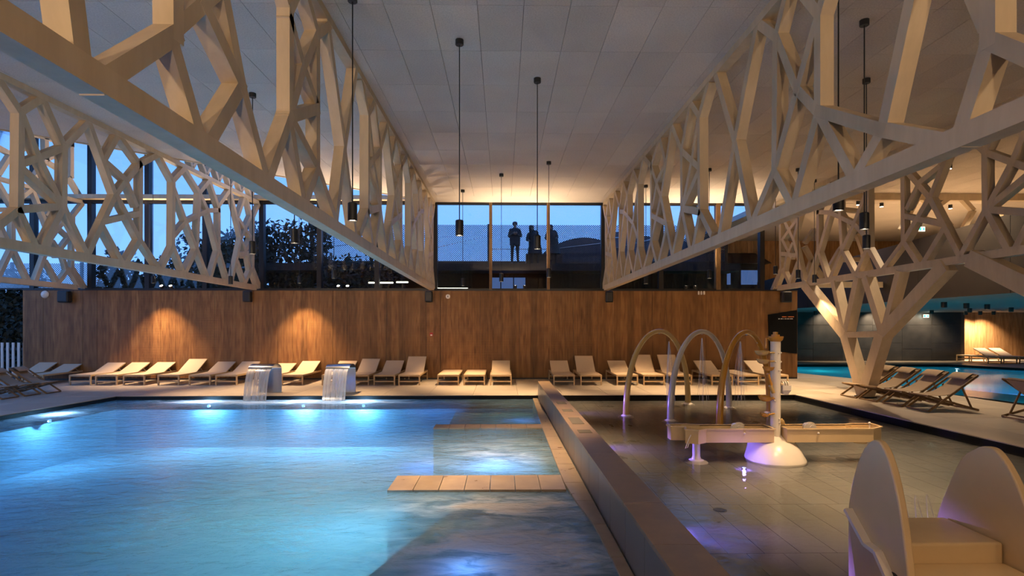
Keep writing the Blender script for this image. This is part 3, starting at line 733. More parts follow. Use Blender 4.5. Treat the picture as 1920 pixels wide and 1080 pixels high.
# ================================================================ loungers
ORD = ['first', 'second', 'third', 'fourth', 'fifth', 'sixth', 'seventh', 'eighth', 'ninth', 'tenth', 'eleventh', 'twelfth', 'thirteenth', 'fourteenth', 'fifteenth', 'sixteenth', 'seventeenth']
LW, LL, LH = .66, 1.82, .325
def curved_strip(pts, x0, x1, th):
    """sheet following (y,z) points, between x0 and x1, th thick"""
    m = MB(); n = len(pts)
    for off in (0, -th):
        for x in (x0, x1):
            for (y, z) in pts: m.v.append((x, y, z + off))
    a, b, c, d = 0, n, 2*n, 3*n
    for i in range(n-1):
        m.f += [(a+i, b+i, b+i+1, a+i+1), (c+i, c+i+1, d+i+1, d+i), (a+i, a+i+1, c+i+1, c+i), (b+i, d+i, d+i+1, b+i+1)]
    m.f += [(a, c, d, b), (a+n-1, b+n-1, d+n-1, c+n-1)]
    return m
_rail = MB().box(-.02, .02, 0, LL, LH-.055, LH-.005).mesh('side_rail', M['lframe'])
_leg = MB().box(-.02, .02, -.02, .02, 0, LH-.05).mesh('leg', M['lframe'])
_str = MB().box(-LW/2+.02, LW/2-.02, -.015, .015, .10, .135).mesh('stretcher', M['lframe'])
_end = MB().box(-LW/2+.02, LW/2-.02, -.02, .02, LH-.055, LH-.005).mesh('end_rail', M['lframe'])
_seats = {}
HINGE = 1.02
def lounger_meshes(deg):
    if deg in _seats: return _seats[deg]
    a = math.radians(deg); L_ = LL - HINGE - .02
    end = LL if deg == 0 else HINGE
    seat = curved_strip([(.02 + (end-.04)*i/8, LH - .012*math.sin(math.pi*i/8)) for i in range(9)], -LW/2+.03, LW/2-.03, .012).mesh('seat_sling', M['sling'])
    sag = curved_strip([(.06 + .5*i/6, LH - .02 - .035*math.sin(math.pi*i/6)) for i in range(7)], -LW/2+.08, LW/2-.08, .006).mesh('seat_strap', M['sling'])
    back = frame = prop = None
    if deg:
        back = curved_strip([(HINGE + L_*i/6*math.cos(a), LH + L_*i/6*math.sin(a)) for i in range(7)], -LW/2+.035, LW/2-.035, .014).mesh('backrest', M['sling'])
        fr = MB()
        e = (HINGE + L_*math.cos(a), LH - .012 + L_*math.sin(a))
        for sx_ in (-1, 1): fr.beam((sx_*(LW/2-.045), HINGE, LH-.02), (sx_*(LW/2-.045), e[0], e[1]-.008), .03, .03)
        fr.beam((-LW/2+.045, e[0], e[1]-.008), (LW/2-.045, e[0], e[1]-.008), .03, .03, (0, 0, 1)); frame = fr.mesh('backrest_frame', M['lframe'])
        pr = MB(); m_ = (HINGE + .5*L_*math.cos(a), LH - .03 + .5*L_*math.sin(a))
        for sx_ in (-1, 1): pr.beam((sx_*.2, m_[0], m_[1]), (sx_*.2, min(m_[0]+.22, LL-.05), LH-.04), .018, .018)
        prop = pr.mesh('back_prop', M['lframe'])
    _seats[deg] = (seat, sag, back, frame, prop); return _seats[deg]
def lounger(px_l, px_r, deg, label, group, yfront=None, loc=None, rz=0):
    t = thing('sun_lounger', label, 'lounger', group=group)
    if loc is None:
        p = on_z((px_l + px_r)/2, 722.5, 0) if yfront is None else yfront
        loc = (p.x, p.y, 0)
    t.location = loc; t.rotation_euler = (0, 0, rz)
    seat, sag, back, frame, prop = lounger_meshes(deg)
    for sx_ in (-1, 1):
        link('side_rail', _rail, t, (sx_*(LW/2-.02), 0, 0))
        for y_ in (.02, LL-.02): link('leg', _leg, t, (sx_*(LW/2-.02), y_, 0))
    for y_ in (.02, LL-.02): link('stretcher', _str, t, (0, y_, 0)); link('end_rail', _end, t, (0, y_, 0))
    link('seat_sling', seat, t); link('seat_strap', sag, t)
    if back: b_ = link('backrest', back, t); link('backrest_frame', frame, b_); link('back_prop', prop, b_)
    return t
left_row = [(-10, 32, 25), (40, 81, 20), (129, 170, 23), (178, 219.5, 23), (230, 271.5, 23), (295, 336, 30), (353, 395, 23), (403, 445, 23), (478, 519, 18), (527, 568, 23),
            (603, 644, 23), (651, 692, 29), (700, 741, 24), (746.6, 787.5, 36), (819.6, 860.7, 0), (868.5, 909.6, 0), (918.5, 959.7, 24)]
near = ['in the shade behind the deck chairs, leftmost', 'in the shade, just left of the lit row', '', '', '', '', '', '', 'half hidden by the left waterfall', 'between the two waterfalls', 'half hidden by the right waterfall', 'just right of the waterfalls', '', '', '', '', '']
for i, (a, b, dg) in enumerate(left_row):
    st = 'beige sun lounger lying flat' if dg == 0 else ('beige sun lounger with steep backrest' if dg > 28 else 'beige sun lounger with low backrest')
    lab = st + (', ' + near[i] if near[i] else ', %s from the left along the timber wall' % ORD[i])
    if i == 14: lab = 'flat beige footed lounger, left one of the pair at mid wall'
    if i == 15: lab = 'flat beige footed lounger, right one of the pair at mid wall'
    if i == 16: lab = 'beige sun lounger standing alone, right of the two flat ones'
    lounger(a, b, dg, lab, 'sun loungers along the timber wall')
right_row = [(1037, 1078.5, 24, 'first lounger right of the stone divider wall, low backrest'), (1088, 1129, 38, 'second lounger right of the divider wall, steep backrest'), (1156, 1197, 24, 'low-backed lounger just left of the first ochre arch'),
             (1206, 1247, 42, 'steep-backed lounger seen inside the first ochre arch'), (1257, 1298, 42, 'steep-backed lounger between the first arch and the grey arch'), (1334, 1375, 24, 'low-backed lounger seen through the grey middle arch'),
             (1383, 1424, 0, 'flat lounger behind the third, ochre arch'), (1438, 1479, 24, 'last lounger of the row, behind the white play column')]
for a, b, dg, lab in right_row: lounger(a, b, dg, lab, 'sun loungers along the timber wall')
# loungers on the far deck beyond the teal pool
for k, (px_, dg) in enumerate(((1866, 0), (1895, 25), (1925, 25))):
    p = on_z(px_, 682, 0); lounger(0, 0, dg, ['flat lounger on the far deck beside the lit timber wall', 'raised lounger on the far deck at the right picture edge', 'lounger on the far deck cut off by the right edge'][k], 'far deck loungers', yfront=p)

# ================================================================ deck chairs
CW = .60
def chair_meshes():
    d = {}
    def rails(p, q, w_=.045, t=.022, off=0):
        out_ = []
        for s_ in (-1, 1): out_.append(MB().beam((p[0], s_*(CW/2-off), p[1]), (q[0], s_*(CW/2-off), q[1]), w_, t, (0, 1, 0)).mesh('rail', M['cwood']))
        return out_
    d['long_rail'] = rails((0.0, .02), (1.13, .78)); d['seat_rail'] = rails((.02, .34), (1.17, .025), off=.035); d['prop_rail'] = rails((.80, .55), (1.04, .06), .035, .02, off=.06)
    bars = [((0.0, .02), 0), ((1.13, .78), 0), ((.02, .34), .03), ((1.17, .025), .03), ((1.04, .06), .06), ((.62, .19), .03)]
    d['cross_bar'] = [MB().tube([(p[0], -CW/2+o_, p[1]), (p[0], CW/2-o_, p[1])], .017, 8).mesh('cross_bar', M['cwood'], True) for p, o_ in bars]
    pts = []
    for i in range(13):
        u = i/12; x = 1.12 + (.03-1.12)*u; z = .78 + (.35-.78)*u - .20*math.sin(math.pi*u)**1.1*(1-.25*u); pts.append((x, z))
    m = MB()
    for off in (0, -.008):
        for y in (-CW/2+.05, CW/2-.05):
            for (x, z) in pts: m.v.append((x, y, z+off))
    n = 13
    for i in range(n-1):
        m.f += [(i, i+1, n+i+1, n+i), (2*n+i, 3*n+i, 3*n+i+1, 2*n+i+1), (i, 2*n+i, 2*n+i+1, i+1), (n+i, n+i+1, 3*n+i+1, 3*n+i)]
    d['sling'] = m.mesh('sling', M['csling'], True)
    pl = MB(); c0 = Vector((1.0, 0, .735)); ax = Vector((-.85, 0, -.52)).normalized(); nrm = Vector((-.52, 0, .85))
    def pf(u, v):
        y = (v-.5)*(CW-.14); th = .035*math.sin(math.pi*min(max(v, .04), .96))**.3
        a = u*2*math.pi; return c0 + ax*(.12*math.cos(a)) + nrm*(th*math.sin(a)+.015) + Vector((0, y, 0))
    pl.grid(pf, 14, 8); d['pillow'] = pl.mesh('pillow', M['csling'], True)
    return d
CH = chair_meshes()
def deck_chair(loc, rz, label, group):
    t = thing('deck_chair', label, 'deck chair', loc, rz, group)
    for k in ('long_rail', 'seat_rail', 'prop_rail', 'cross_bar'):
        for m in CH[k]: link(k, m, t)
    link('sling', CH['sling'], t); link('pillow', CH['pillow'], t); return t
for k, (a, b) in enumerate((((1578, 742), (1604, 747)), ((1612, 748.5), (1642, 754)), ((1654, 756), (1693, 763)), ((1698, 764.6), (1743.5, 773)))):
    pa, pb = on_z(*a, 0), on_z(*b, 0); c = (pa + pb)/2; d = pa - pb
    rz = math.atan2(d.y, d.x) - math.pi/2
    deck_chair((c.x, c.y, 0), rz*.5, ['sling deck chair nearest the forked column, first of the right row', 'second sling deck chair of the row beside the teal pool', 'third sling deck chair of the row beside the teal pool', 'frontmost sling deck chair of the right row, rear prop fully visible'][k], 'deck chairs by the teal pool')
p = on_z(1876, 782, 0)
deck_chair((p.x+1.17, p.y-.3, 0), math.pi, 'deck chair at the right picture edge, turned away from the others', 'deck chairs by the teal pool')
for k, (a, b) in enumerate((((83, 739), (118.5, 734.5)), ((42, 744), (80.6, 739)), ((0, 750), (38.5, 744.5)))):
    pa, pb = on_z(*a, 0), on_z(*b, 0); c = (pa + pb)/2
    dc = deck_chair((c.x, c.y, 0), math.pi, ['deck chair at the pool corner, rightmost of the left group', 'middle deck chair of the left group', 'deck chair cut by the left picture edge'][k], 'deck chairs at the left pool edge'); dc.scale = (.88, .80, .88)

# ================================================================ waterfall spouts
def spout(xr, label, flabel):
    t = thing('waterfall_spout', label, 'fountain', (xr-.62, 15.28, 0), group='stainless waterfall spouts')
    w_ = .62
    pts = []
    for i in range(11): # rising back sheet
        u = i/10; pts.append((.0 + .03*math.sin(u*math.pi*.5) - .10*u*u*.3, .66*u))
    for i in range(1, 13): # curl over
        a = math.pi*i/12*.80; pts.append((-.33 + .33*math.cos(a)*1.0 + .0, .66 + .145*math.sin(a)))
    pts.append((pts[-1][0]-.03, pts[-1][1]-.05))
    m = MB(); n = len(pts)
    for off in (0, 1):
        for x in (0, w_):
            for i, (y, z) in enumerate(pts):
                j0, j1 = max(i-1, 0), min(i+1, n-1); d = Vector((0, pts[j1][0]-pts[j0][0], pts[j1][1]-pts[j0][1])).normalized(); nr = Vector((0, d.z, -d.y))
                m.v.append((x, y + nr.y*.012*off, z + nr.z*.012*off))
    for i in range(n-1):
        m.f += [(i, n+i, n+i+1, i+1), (2*n+i, 2*n+i+1, 3*n+i+1, 3*n+i), (i, i+1, 2*n+i+1, 2*n+i), (n+i, 3*n+i, 3*n+i+1, n+i+1)]
    m.build('curved_sheet', M['steel'], t, True)
    MB().box(-.02, w_+.02, -.06, .06, 0, .012).build('foot_plate', M['steel'], t)
    y0, z0 = pts[-1]
    f = thing('falling_water', flabel, 'water', (xr-.62, 15.28, 0), group='falling water sheets')
    fp = [(y0, z0 + .012)] + [(y0 - .03 - .30*u, z0 - .01 - (z0+.10)*u*u) for u in [k/10 for k in range(11)]]
    s_ = curved_strip(fp, .015, w_-.015, .008); s_.build('water_sheet', M['fall'], f, True)
    return t
spout(-6.07, 'curved stainless waterfall spout, the left of the two', 'sheet of water falling from the left spout')
spout(-4.05, 'curved stainless waterfall spout, the right of the two', 'sheet of water falling from the right spout')

# ================================================================ splash play
def arch(nf, ff, ztop, mat, label):
    a = on_z(*nf, ZWET); b = on_z(*ff, ZWET); t = thing('spray_arch', label, 'spray arch', a, group='spray arches')
    pts, rr = [], []
    d = b - a
    for i in range(29):
        u = i/28; an = math.pi*u
        x = .5 - .5*math.cos(an); z = (ztop - ZWET)*math.sin(an)**.86
        pts.append(d*x + Vector((0, 0, z))); rr.append(.072 - .020*abs(math.sin(an)))
    MB().tube(pts, rr, 14).build('hoop', mat, t, True)
    for q in (Vector((0, 0, 0)), d):
        MB().lathe([(.17, 0), (.16, .02), (.09, .045), (.075, .06)], q.x, q.y, 18).build('base_flange', M['white'], t, True)
    for u in (.35, .5, .65):
        an = math.pi*u; q = d*(.5-.5*math.cos(an)) + Vector((0, 0, (ztop-ZWET)*math.sin(an)**.86 - .06)); MB().lathe([(.012, q.z-.015), (.014, q.z+.02)], q.x, q.y, 8).build('nozzle', M['steel'], t, True)
    return t
arch((1174, 782), (1290, 759), 1.72, M['sand'], 'ochre spray arch, leftmost of the three hoops')
arch((1257, 791), (1367, 766), 1.72, M['greyarch'], 'pale grey spray arch, middle one of the three hoops')
arch((1349, 803), (1443, 776), 1.72, M['ochre'], 'deep ochre spray arch behind the white play column')

# fine spray falling from the arches
rs = random.Random(5)
for k, (px_, py_, lab) in enumerate(((1254, 640, 'faint spray falling from the left ochre arch'), (1316, 634, 'faint spray falling from the grey arch'), (1388, 640, 'faint spray falling from the deep ochre arch'))):
    q = on_y(px_, py_, 13.0); m = MB()
    for i in range(16):
        a = rs.uniform(0, 6.28); r = rs.uniform(.02, .16); zend = rs.uniform(ZWAT, .5)
        m.tube([q + Vector((r*.08*math.cos(a), r*.08*math.sin(a), 0)), q + Vector((r*.6*math.cos(a), r*.6*math.sin(a), (zend-q.z)*.5)), q + Vector((r*math.cos(a), r*math.sin(a), zend-q.z))], .0028, 4, False)
    tag(m.build('arch_spray', M['fall']), lab, 'water', 'arch sprays', 'stuff')
TY = 8.25
def ty(px_, py_): p_ = on_y(px_, py_, TY); return p_
tb = on_z(1458, 862, ZWET); TXc = ty(1454, 800).x
tw = thing('water_play_tower', 'white water play column with bowls and two cream troughs on a rock base', 'play tower', (TXc, TY, ZWET))
def rel(p_): return Vector((p_.x - TXc, p_.y - TY, p_.z - ZWET))
# rock: lumpy dome
random.seed(11)
rk = bmesh.new(); bmesh.ops.create_icosphere(rk, subdivisions=4, radius=1)
lumps = [(Vector((random.uniform(-1, 1), random.uniform(-1, 1), random.uniform(0, 1))).normalized(), random.uniform(.05, .14)) for _ in range(9)]
for v in rk.verts:
    n_ = v.co.normalized(); k = 1 + sum(a_ * max(0, n_.dot(l_) - .55) * 2 for l_, a_ in lumps)
    z = max(n_.z, -.15); flare = 1 + .22*max(0, .35-abs(z))
    v.co = Vector((n_.x*.40*k*flare, n_.y*.40*k*flare, max(0, z*.34*k)))
me = bpy.data.meshes.new('rock_base'); rk.to_mesh(me); rk.free(); me.materials.append(M['white']); me.polygons.foreach_set('use_smooth', [True]*len(me.polygons))
link('rock_base', me, tw)
ztop = rel(ty(1454, 640)).z
MB().lathe([(.072, .22), (.072, ztop)], 0, 0, 20).build('column', M['white'], tw, True)
cap = MB().lathe([(.06, ztop-.01), (.075, ztop), (.10, ztop+.02), (.112, ztop+.06), (.112, ztop+.075), (.085, ztop+.075), (.08, ztop+.06), (.06, ztop+.07), (.06, ztop+.10), (.035, ztop+.105), (.035, ztop+.14), (.0, ztop+.145)], 0, 0, 22).build('top_dish', M['ochre'], tw, True)
MB().tube([(-.10, 0, ztop+.045), (-.15, -.01, ztop+.045), (-.15, -.01, ztop-.10)], .012, 8).build('spill_pipe', M['ochre'], tw, True)
for (px_, py_) in ((1456, 662), (1461.5, 661), (1450, 678), (1461.5, 678), (1456, 694), (1462, 694), (1446, 694), (1449, 751), (1457, 784), (1457, 791)):
    q = rel(ty(px_, py_)); q.y = -math.sqrt(max(0, .072**2 - min(abs(q.x), .0715)**2)) - .004
    MB().lathe([(0, -.014), (.009, -.011), (.014, 0), (.009, .011), (0, .014)], 0, 0, 8, False).build('knob', M['white'], tw, True).location = q
def bowl(px_, py_, r, mat, tilt=0.0, name='tipping_bowl'):
    q = rel(ty(px_, py_))
    b_ = MB().lathe([(.004, -r*.62), (r*.5, -r*.56), (r*.8, -r*.36), (r*.97, 0), (r, .012), (r*.92, .012), (r*.86, -.01), (r*.7, -r*.3), (r*.4, -r*.46), (0, -r*.5)], 0, 0, 18, False).build(name, mat, tw, True)
    b_.location = q + Vector((0, -.03, 0)); b_.rotation_euler = (0, tilt, 0); return q
bowl(1427, 659, .105, M['sand']); bowl(1429, 675, .095, M['sand'], .1); bowl(1439, 689, .085, M['ochre']); bowl(1434, 744, .11, M['ochre'], .03); bowl(1432, 776, .07, M['ochre'], .3); bowl(1465, 790, .05, M['sand'], 1.2)
for (a, b, r, mt) in (((1440, 661), (1450, 661), .012, 'sand'), ((1441, 677), (1450, 677), .012, 'sand'), ((1442, 748), (1450, 746), .012, 'ochre'), ((1437, 700), (1443, 722), .022, 'ochre'), ((1441, 722), (1447, 736), .026, 'sand'), ((1438, 776), (1450, 774), .012, 'ochre'), ((1461, 720), (1466, 720), .02, 'cream')):
    pa, pb = rel(ty(*a)), rel(ty(*b)); pa.y = pb.y = -.05; MB().tube([pa, pb], r, 10).build('pipe', M[mt], tw, True)
# paddle wheel box at the right of the column
q = rel(ty(1470, 722))
wb = MB(); wb.box(q.x-.055, q.x+.07, -.08, .05, q.z-.07, q.z+.0); wb.add([(q.x-.055, -.08, q.z-.07), (q.x+.07, -.08, q.z-.07), (q.x+.04, -.05, q.z-.135), (q.x-.03, -.05, q.z-.135), (q.x-.055, .05, q.z-.07), (q.x+.07, .05, q.z-.07), (q.x+.04, .02, q.z-.135), (q.x-.03, .02, q.z-.135)], [(0,1,2,3),(4,7,6,5),(3,2,6,7),(0,3,7,4),(1,5,6,2)])
wh = wb.build('wheel_box', M['white'], tw)
for k in range(3):
    m = MB(); pts = [(q.x-.045+.012, 0, 0)]
    disc = MB(); 
    for s_ in (0, .014):
        for i in range(16): disc.v.append((q.x-.045+.035*k+s_, -.02+.055*math.cos(i*math.pi/8), q.z+.01+.055*math.sin(i*math.pi/8)))
    disc.f += [tuple(range(16)), tuple(range(31, 15, -1))] + [(i, (i+1) % 16, 16+(i+1) % 16, 16+i) for i in range(16)]
    disc.build('paddle_disc', M['white'], wh, True)
# troughs: open channels cut from an outline, walls and floor
def trough(outline, z0, z1, wall, parent, name, mat):
    """outline in plan (counter-clockwise); hollow box with rim"""
    n = len(outline); cx_ = sum(p_[0] for p_ in outline)/n; cy_ = sum(p_[1] for p_ in outline)/n
    inner = []
    for i in range(n):
        p0, p1, p2 = Vector(outline[i-1]), Vector(outline[i]), Vector(outline[(i+1) % n])
        d1 = (p1-p0).normalized(); d2 = (p2-p1).normalized(); n1 = Vector((-d1.y, d1.x)); n2 = Vector((-d2.y, d2.x)); bs = (n1+n2); bs = bs/ max(.3, bs.length_squared) * 2
        inner.append(tuple(p1 + bs*wall))
    m = MB(); V = []
    for (pl, z) in ((outline, z0), (outline, z1), (inner, z1), (inner, z0+wall)):
        V += [(p_[0], p_[1], z) for p_ in pl]
    F = [tuple(range(n))[::-1], tuple(3*n+i for i in range(n))]
    for r_ in range(3):
        for i in range(n): j = (i+1) % n; F.append((r_*n+i, r_*n+j, (r_+1)*n+j, (r_+1)*n+i))
    m.add(V, F)
    o = m.build(name, mat, parent)
    rim_ = MB()
    V = []
    out2 = []
    for i in range(n):
        p0, p1, p2 = Vector(outline[i-1]), Vector(outline[i]), Vector(outline[(i+1) % n]); d1 = (p1-p0).normalized(); d2 = (p2-p1).normalized(); n1 = Vector((-d1.y, d1.x)); n2 = Vector((-d2.y, d2.x)); bs = (n1+n2); bs = bs/max(.3, bs.length_squared)*2
        out2.append(tuple(p1 - bs*.018))
    for (pl, z) in ((out2, z1-.012), (out2, z1+.006), (inner, z1+.006), (inner, z1-.012)): V += [(p_[0], p_[1], z) for p_ in pl]
    F = []
    for r_ in range(4):
        for i in range(n): j = (i+1) % n; F.append((r_*n+i, r_*n+j, ((r_+1) % 4)*n+j, ((r_+1) % 4)*n+i))
    rim_.add(V, F).build('rim', mat, o)
    return o
zt0, zt1 = .315, .515
def tx(px_): return ty(px_, 800).x - TXc
lo = [(tx(1296), -.30), (tx(1316), -.19), (tx(1440), -.19), (tx(1440), .14), (tx(1318), .14), (tx(1285), .22), (tx(1258), .17), (tx(1258), .0), (tx(1284), -.02), (tx(1276), -.22)]
o = trough(lo, zt0, zt1, .016, tw, 'trough', M['cream'])
ro = [(tx(1464), -.19), (tx(1622), -.19), (tx(1648), -.05), (tx(1650), .20), (tx(1610), .20), (tx(1594), .14), (tx(1464), .14)]
o2 = trough(ro, zt0, zt1, .016, tw, 'trough', M['cream'])
for par, px_ in ((o, 1382), (o2, 1517)):
    for dx in (0, .10):
        disc = MB(); x_ = tx(px_)+dx
        for s_ in (0, .012):
            for i in range(20): disc.v.append((x_ - .05 + .09*math.cos(i*math.pi/10), -.10 + dx*.0 + (0 if dx == 0 else .16) + s_, zt1-.01 + .065*math.sin(i*math.pi/10)))
        disc.f += [tuple(range(20)), tuple(range(39, 19, -1))] + [(i, (i+1) % 20, 20+(i+1) % 20, 20+i) for i in range(20)]
        disc.build('water_wheel', M['greyarch'], par)
    MB().tube([(tx(px_)-.0, -.12, zt1-.01), (tx(px_)+.0, .10, zt1-.01)], .05, 10).build('wheel_axle', M['greyarch'], par, True)
    MB().lathe([(0, -.016), (.012, -.01), (.016, 0), (.012, .01), (0, .016)], 0, 0, 10, False).build('axle_knob', M['white'], par, True).location = (tx(px_)+.02, -.215, zt1-.06)
MB().lathe([(.17, 0), (.16, .015), (.07, .05), (.055, .09), (.055, zt0), (.10, zt0+.01)], tx(1303), -.06, 18).build('trough_foot', M['white'], tw, True)
MB().lathe([(.09, zt0-.05), (.11, zt0), (.11, zt0+.02)], tx(1612), .0, 14).build('trough_spout', M['cream'], tw, True)
MB().tube([(tx(1622), -.10, zt1-.03), (tx(1622), -.10, zt1+.05)], .007, 8).build('plug_stick', M['white'], tw, True)
MB().lathe([(0, -.02), (.015, -.012), (.02, 0), (.015, .012), (0, .02)], 0, 0, 10, False).build('plug_ball', M['white'], tw, True).location = (tx(1622), -.10, zt1+.065)
lp = [(tx(1284)-.0, -.27, zt1-.07), (tx(1279), -.30, zt1-.12), (tx(1274), -.32, zt1-.20), (tx(1272), -.32, zt1-.25), (tx(1276), -.31, zt1-.24), (tx(1279), -.31, zt1-.18)]
MB().tube(lp, .007, 8).build('hand_loop', M['white'], tw, True)
MB().tube([(-.11, -.02, zt0+.06), (.11, -.02, zt0+.06)], .014, 8).build('link_pipe', M['white'], tw, True)

# ================================================================ small slide in the foreground
sl = thing('toddler_slide', 'glossy beige toddler slide with leaf-shaped sides and steps in the splash pool', 'slide', (0, 0, ZWET))
def fin(xface, pts, th, name):
    """side panel: outline read on the plane of its left face, given real thickness"""
    P = [on_x(px_, py_, xface) for px_, py_ in pts]; loop = [Vector((p_.x, p_.y, p_.z - ZWET)) for p_ in P]
    # smooth closed outline
    out_ = []
    n = len(loop)
    for i in range(n - 1):
        p0, p1, p2, p3 = loop[max(i-1, 0)], loop[i], loop[i+1], loop[min(i+2, n-1)]
        for k in range(5):
            u = k/5; out_.append(.5*((2*p1) + (-p0+p2)*u + (2*p0-5*p1+4*p2-p3)*u*u + (-p0+3*p1-3*p2+p3)*u**3))
    out_.append(loop[-1])
    m = MB().extrude(out_, (th, 0, 0)); o_ = m.build(name, M['cream'], sl)
    bv = o_.modifiers.new('edge', 'BEVEL'); bv.width = .012; bv.segments = 3; bv.limit_method = 'ANGLE'; bv.angle_limit = math.radians(50)
    o_.data.polygons.foreach_set('use_smooth', [True]*len(o_.data.polygons)); o_.data.set_sharp_from_angle(angle=math.radians(40)); return o_
XA, XB = 2.66, 3.50
yl = lambda z: z
fin(XA, [(1622, 1235), (1594, 1010), (1590, 955), (1601, 890), (1618, 843), (1637, 825), (1654, 836), (1671, 880), (1686, 950), (1697, 1030), (1703, 1110), (1690, 1235)], .055, 'side_panel')
fin(XB, [(1800, 1200), (1760, 1040), (1755, 975), (1775, 915), (1800, 862), (1826, 842), (1847, 837), (1870, 848), (1900, 895), (1925, 960), (1948, 1050), (1960, 1130), (1940, 1220)], .055, 'side_panel')
def st(y0, y1, z0, z1, name='step'):
    o_ = MB().box(XA+.056, XB-.012, y0, y1, z0, z1).build(name, M['cream'], sl); b_ = o_.modifiers.new('edge', 'BEVEL'); b_.width = .018; b_.segments = 3; return o_
zp = on_y(1780, 975, 4.25).z - ZWET
st(3.80, 4.32, 0, zp, 'platform'); st(3.56, 3.80, 0, zp-.135); st(3.32, 3.56, 0, zp-.27); st(3.08, 3.32, 0, zp-.40)
fl = [on_x(px_, py_, XA-.05) for px_, py_ in ((1585, 955), (1620, 1020), (1640, 1035), (1662, 1085))]
fb = MB()
for a, b in zip(fl[:-1], fl[1:]): fb.beam((XA-.025, a.y, a.z-ZWET), (XA-.025, b.y, b.z-ZWET), .03, .07)
fb.build('outer_flange', M['white'], sl)
MB().tube([(XA-.004, 3.72, .30), (XA+.01, 3.72, .30)], .075, 20).build('grip_hole', M['black'], sl, True)
for k, (px_, py_) in enumerate(((1704, 950), (1730, 950), (1752, 948))):
    g_ = on_y(px_, py_, 5.5); tag(MB().tube([g_ + Vector((-.05 + .1*i/10, .10*math.sin(i*.3), -.28 + .36*math.sin(math.pi*i/10))) for i in range(11)], .006, 6).build('water_jet', M['fall'], None, True),
        ['left thin arching water jet behind the slide steps', 'middle thin arching water jet behind the slide steps', 'right thin arching water jet behind the slide steps'][k], 'water', 'water jets')
dr_ = on_z(1350, 957, ZWET)
d_ = thing('floor_drain', 'round dark drain in the splash pool floor', 'drain', (dr_.x, dr_.y, ZWET)); MB().lathe([(.075, .0), (.075, .006), (.06, .008)], 0, 0, 20).build('ring', M['steel'], d_); MB().lathe([(.06, .004), (.06, .009)], 0, 0, 20).build('grate', M['black'], d_)
# ================================================================ lamps and fittings
E_PEND = 520.0; KP = 5.0
_rose = MB().lathe([(.055, -.075), (.06, -.07), (.06, 0)], 0, 0, 16).mesh('ceiling_rose', M['black'], True)
_body = MB().lathe([(.012, .235), (.05, .225), (.058, .215), (.058, .0), (.048, .0), (.048, .02), (0, .02)], 0, 0, 20, False).mesh('lamp_body', M['black'], True)
_lens = MB().lathe([(.047, .012), (.047, .018)], 0, 0, 18).mesh('lens', M['glow'])
def pendant(rose, body_py, label, energy=None, angle=80, zc=6.0):
    """rose = ceiling point (x, y); body_py = picture row of the lamp's lower rim"""
    x, y = rose[0], rose[1]
    d = x*_s + y*_c; z = EYE + (HOR - body_py) * d / F_PX
    t = thing('pendant_lamp', label, 'pendant lamp', (x, y, zc), group='black pendant lamps')
    link('ceiling_rose', _rose, t); MB().tube([(0, 0, -.05), (0, 0, z+.23-zc)], .008, 6).build('cord', M['black'], t)
    b_ = link('lamp_body', _body, t, (0, 0, z-zc)); link('lens', _lens, b_)
    lamp('lamp_light', 'SPOT', (0, 0, z-zc-.01), E_PEND if energy is None else energy*KP, WARM, t, size=.04, angle=angle, blend=.9, rot=(0, 0, 0))
    return t
def rz_(px_, py_): p_ = on_z(px_, py_, ZC); return (p_.x, p_.y)
def at(px_, y_): p_ = on_y(px_, 500, y_); return (p_.x, y_)
pendant(rz_(861.5, 75), 442, 'black pendant lamp over the large pool, left of the standing person')
pendant(rz_(1007.5, 147), 467, 'black pendant lamp hanging in front of the crouching people')
pendant(rz_(867.7, 356), 536, 'small far pendant directly below the left middle lamp', 110)
pendant(rz_(940, 326), 528, 'small far pendant just left of the standing person', 90)
pendant(rz_(1029, 303), 520, 'small far pendant beside the right middle mullion', 80)
pendant(at(661, 6.95), 414, 'large near pendant in front of the big left truss')
pendant(rz_(552, 114), 456, 'pendant hanging before the climber wall left of the big truss')
pendant(rz_(473.5, 175), 476, 'pendant at the end of the second left truss')
pendant(rz_(626, 313), 522, 'small pendant between the left waterfall wall lights')
pendant(at(432.5, 15.2), 533, 'small pendant against the lower chord of the second left truss', zc=ZSKY)
pendant(at(287, 18.1), 531, 'far left pendant lighting the timber wall', 125, 86, ZSKY)
pendant(at(561, 18.1), 531, 'pendant lighting the wall behind the left waterfall', 125, 86, ZSKY)
pendant(at(1572, 6.35), 395, 'large pendant half hidden by the lower chord of the right truss', 60)
pendant(rz_(1620.6, 38), 430, 'upper one of the two aligned pendants before the gallery', 60)
pendant(rz_(1624.5, 148), 466, 'lower one of the two aligned pendants before the gallery', 60)
pendant(rz_(1496.5, 316), 522, 'middle of three small pendants over the truss end on the right', 60)
pendant(rz_(1527, 337), 530, 'right of three small pendants over the truss end on the right', 60)
pendant(at(1454, 15.2), 514, 'left of three small pendants over the truss end on the right', 60)
pendant(rz_(1330, 316), 522, 'small pendant under the right truss above the grey arch', 80)
pendant(rz_(1211, 347), 532, 'small pendant behind the far end of the right truss', 90)

# unseen pendants added around the camera as warm fill light
for k, (x, y, e_) in enumerate(((-5.4, 2.0, 24), (3.12, 1.7, 36), (8.0, 2.0, 40), (-13.6, 8.8, 150), (-12.2, 5.0, 90))):
    pendant((x, y), HOR - (3.35 - EYE) * F_PX / (x*_s + y*_c), 'added unseen pendant lamp for warm fill, ' + ORD[k] + ' one', e_)
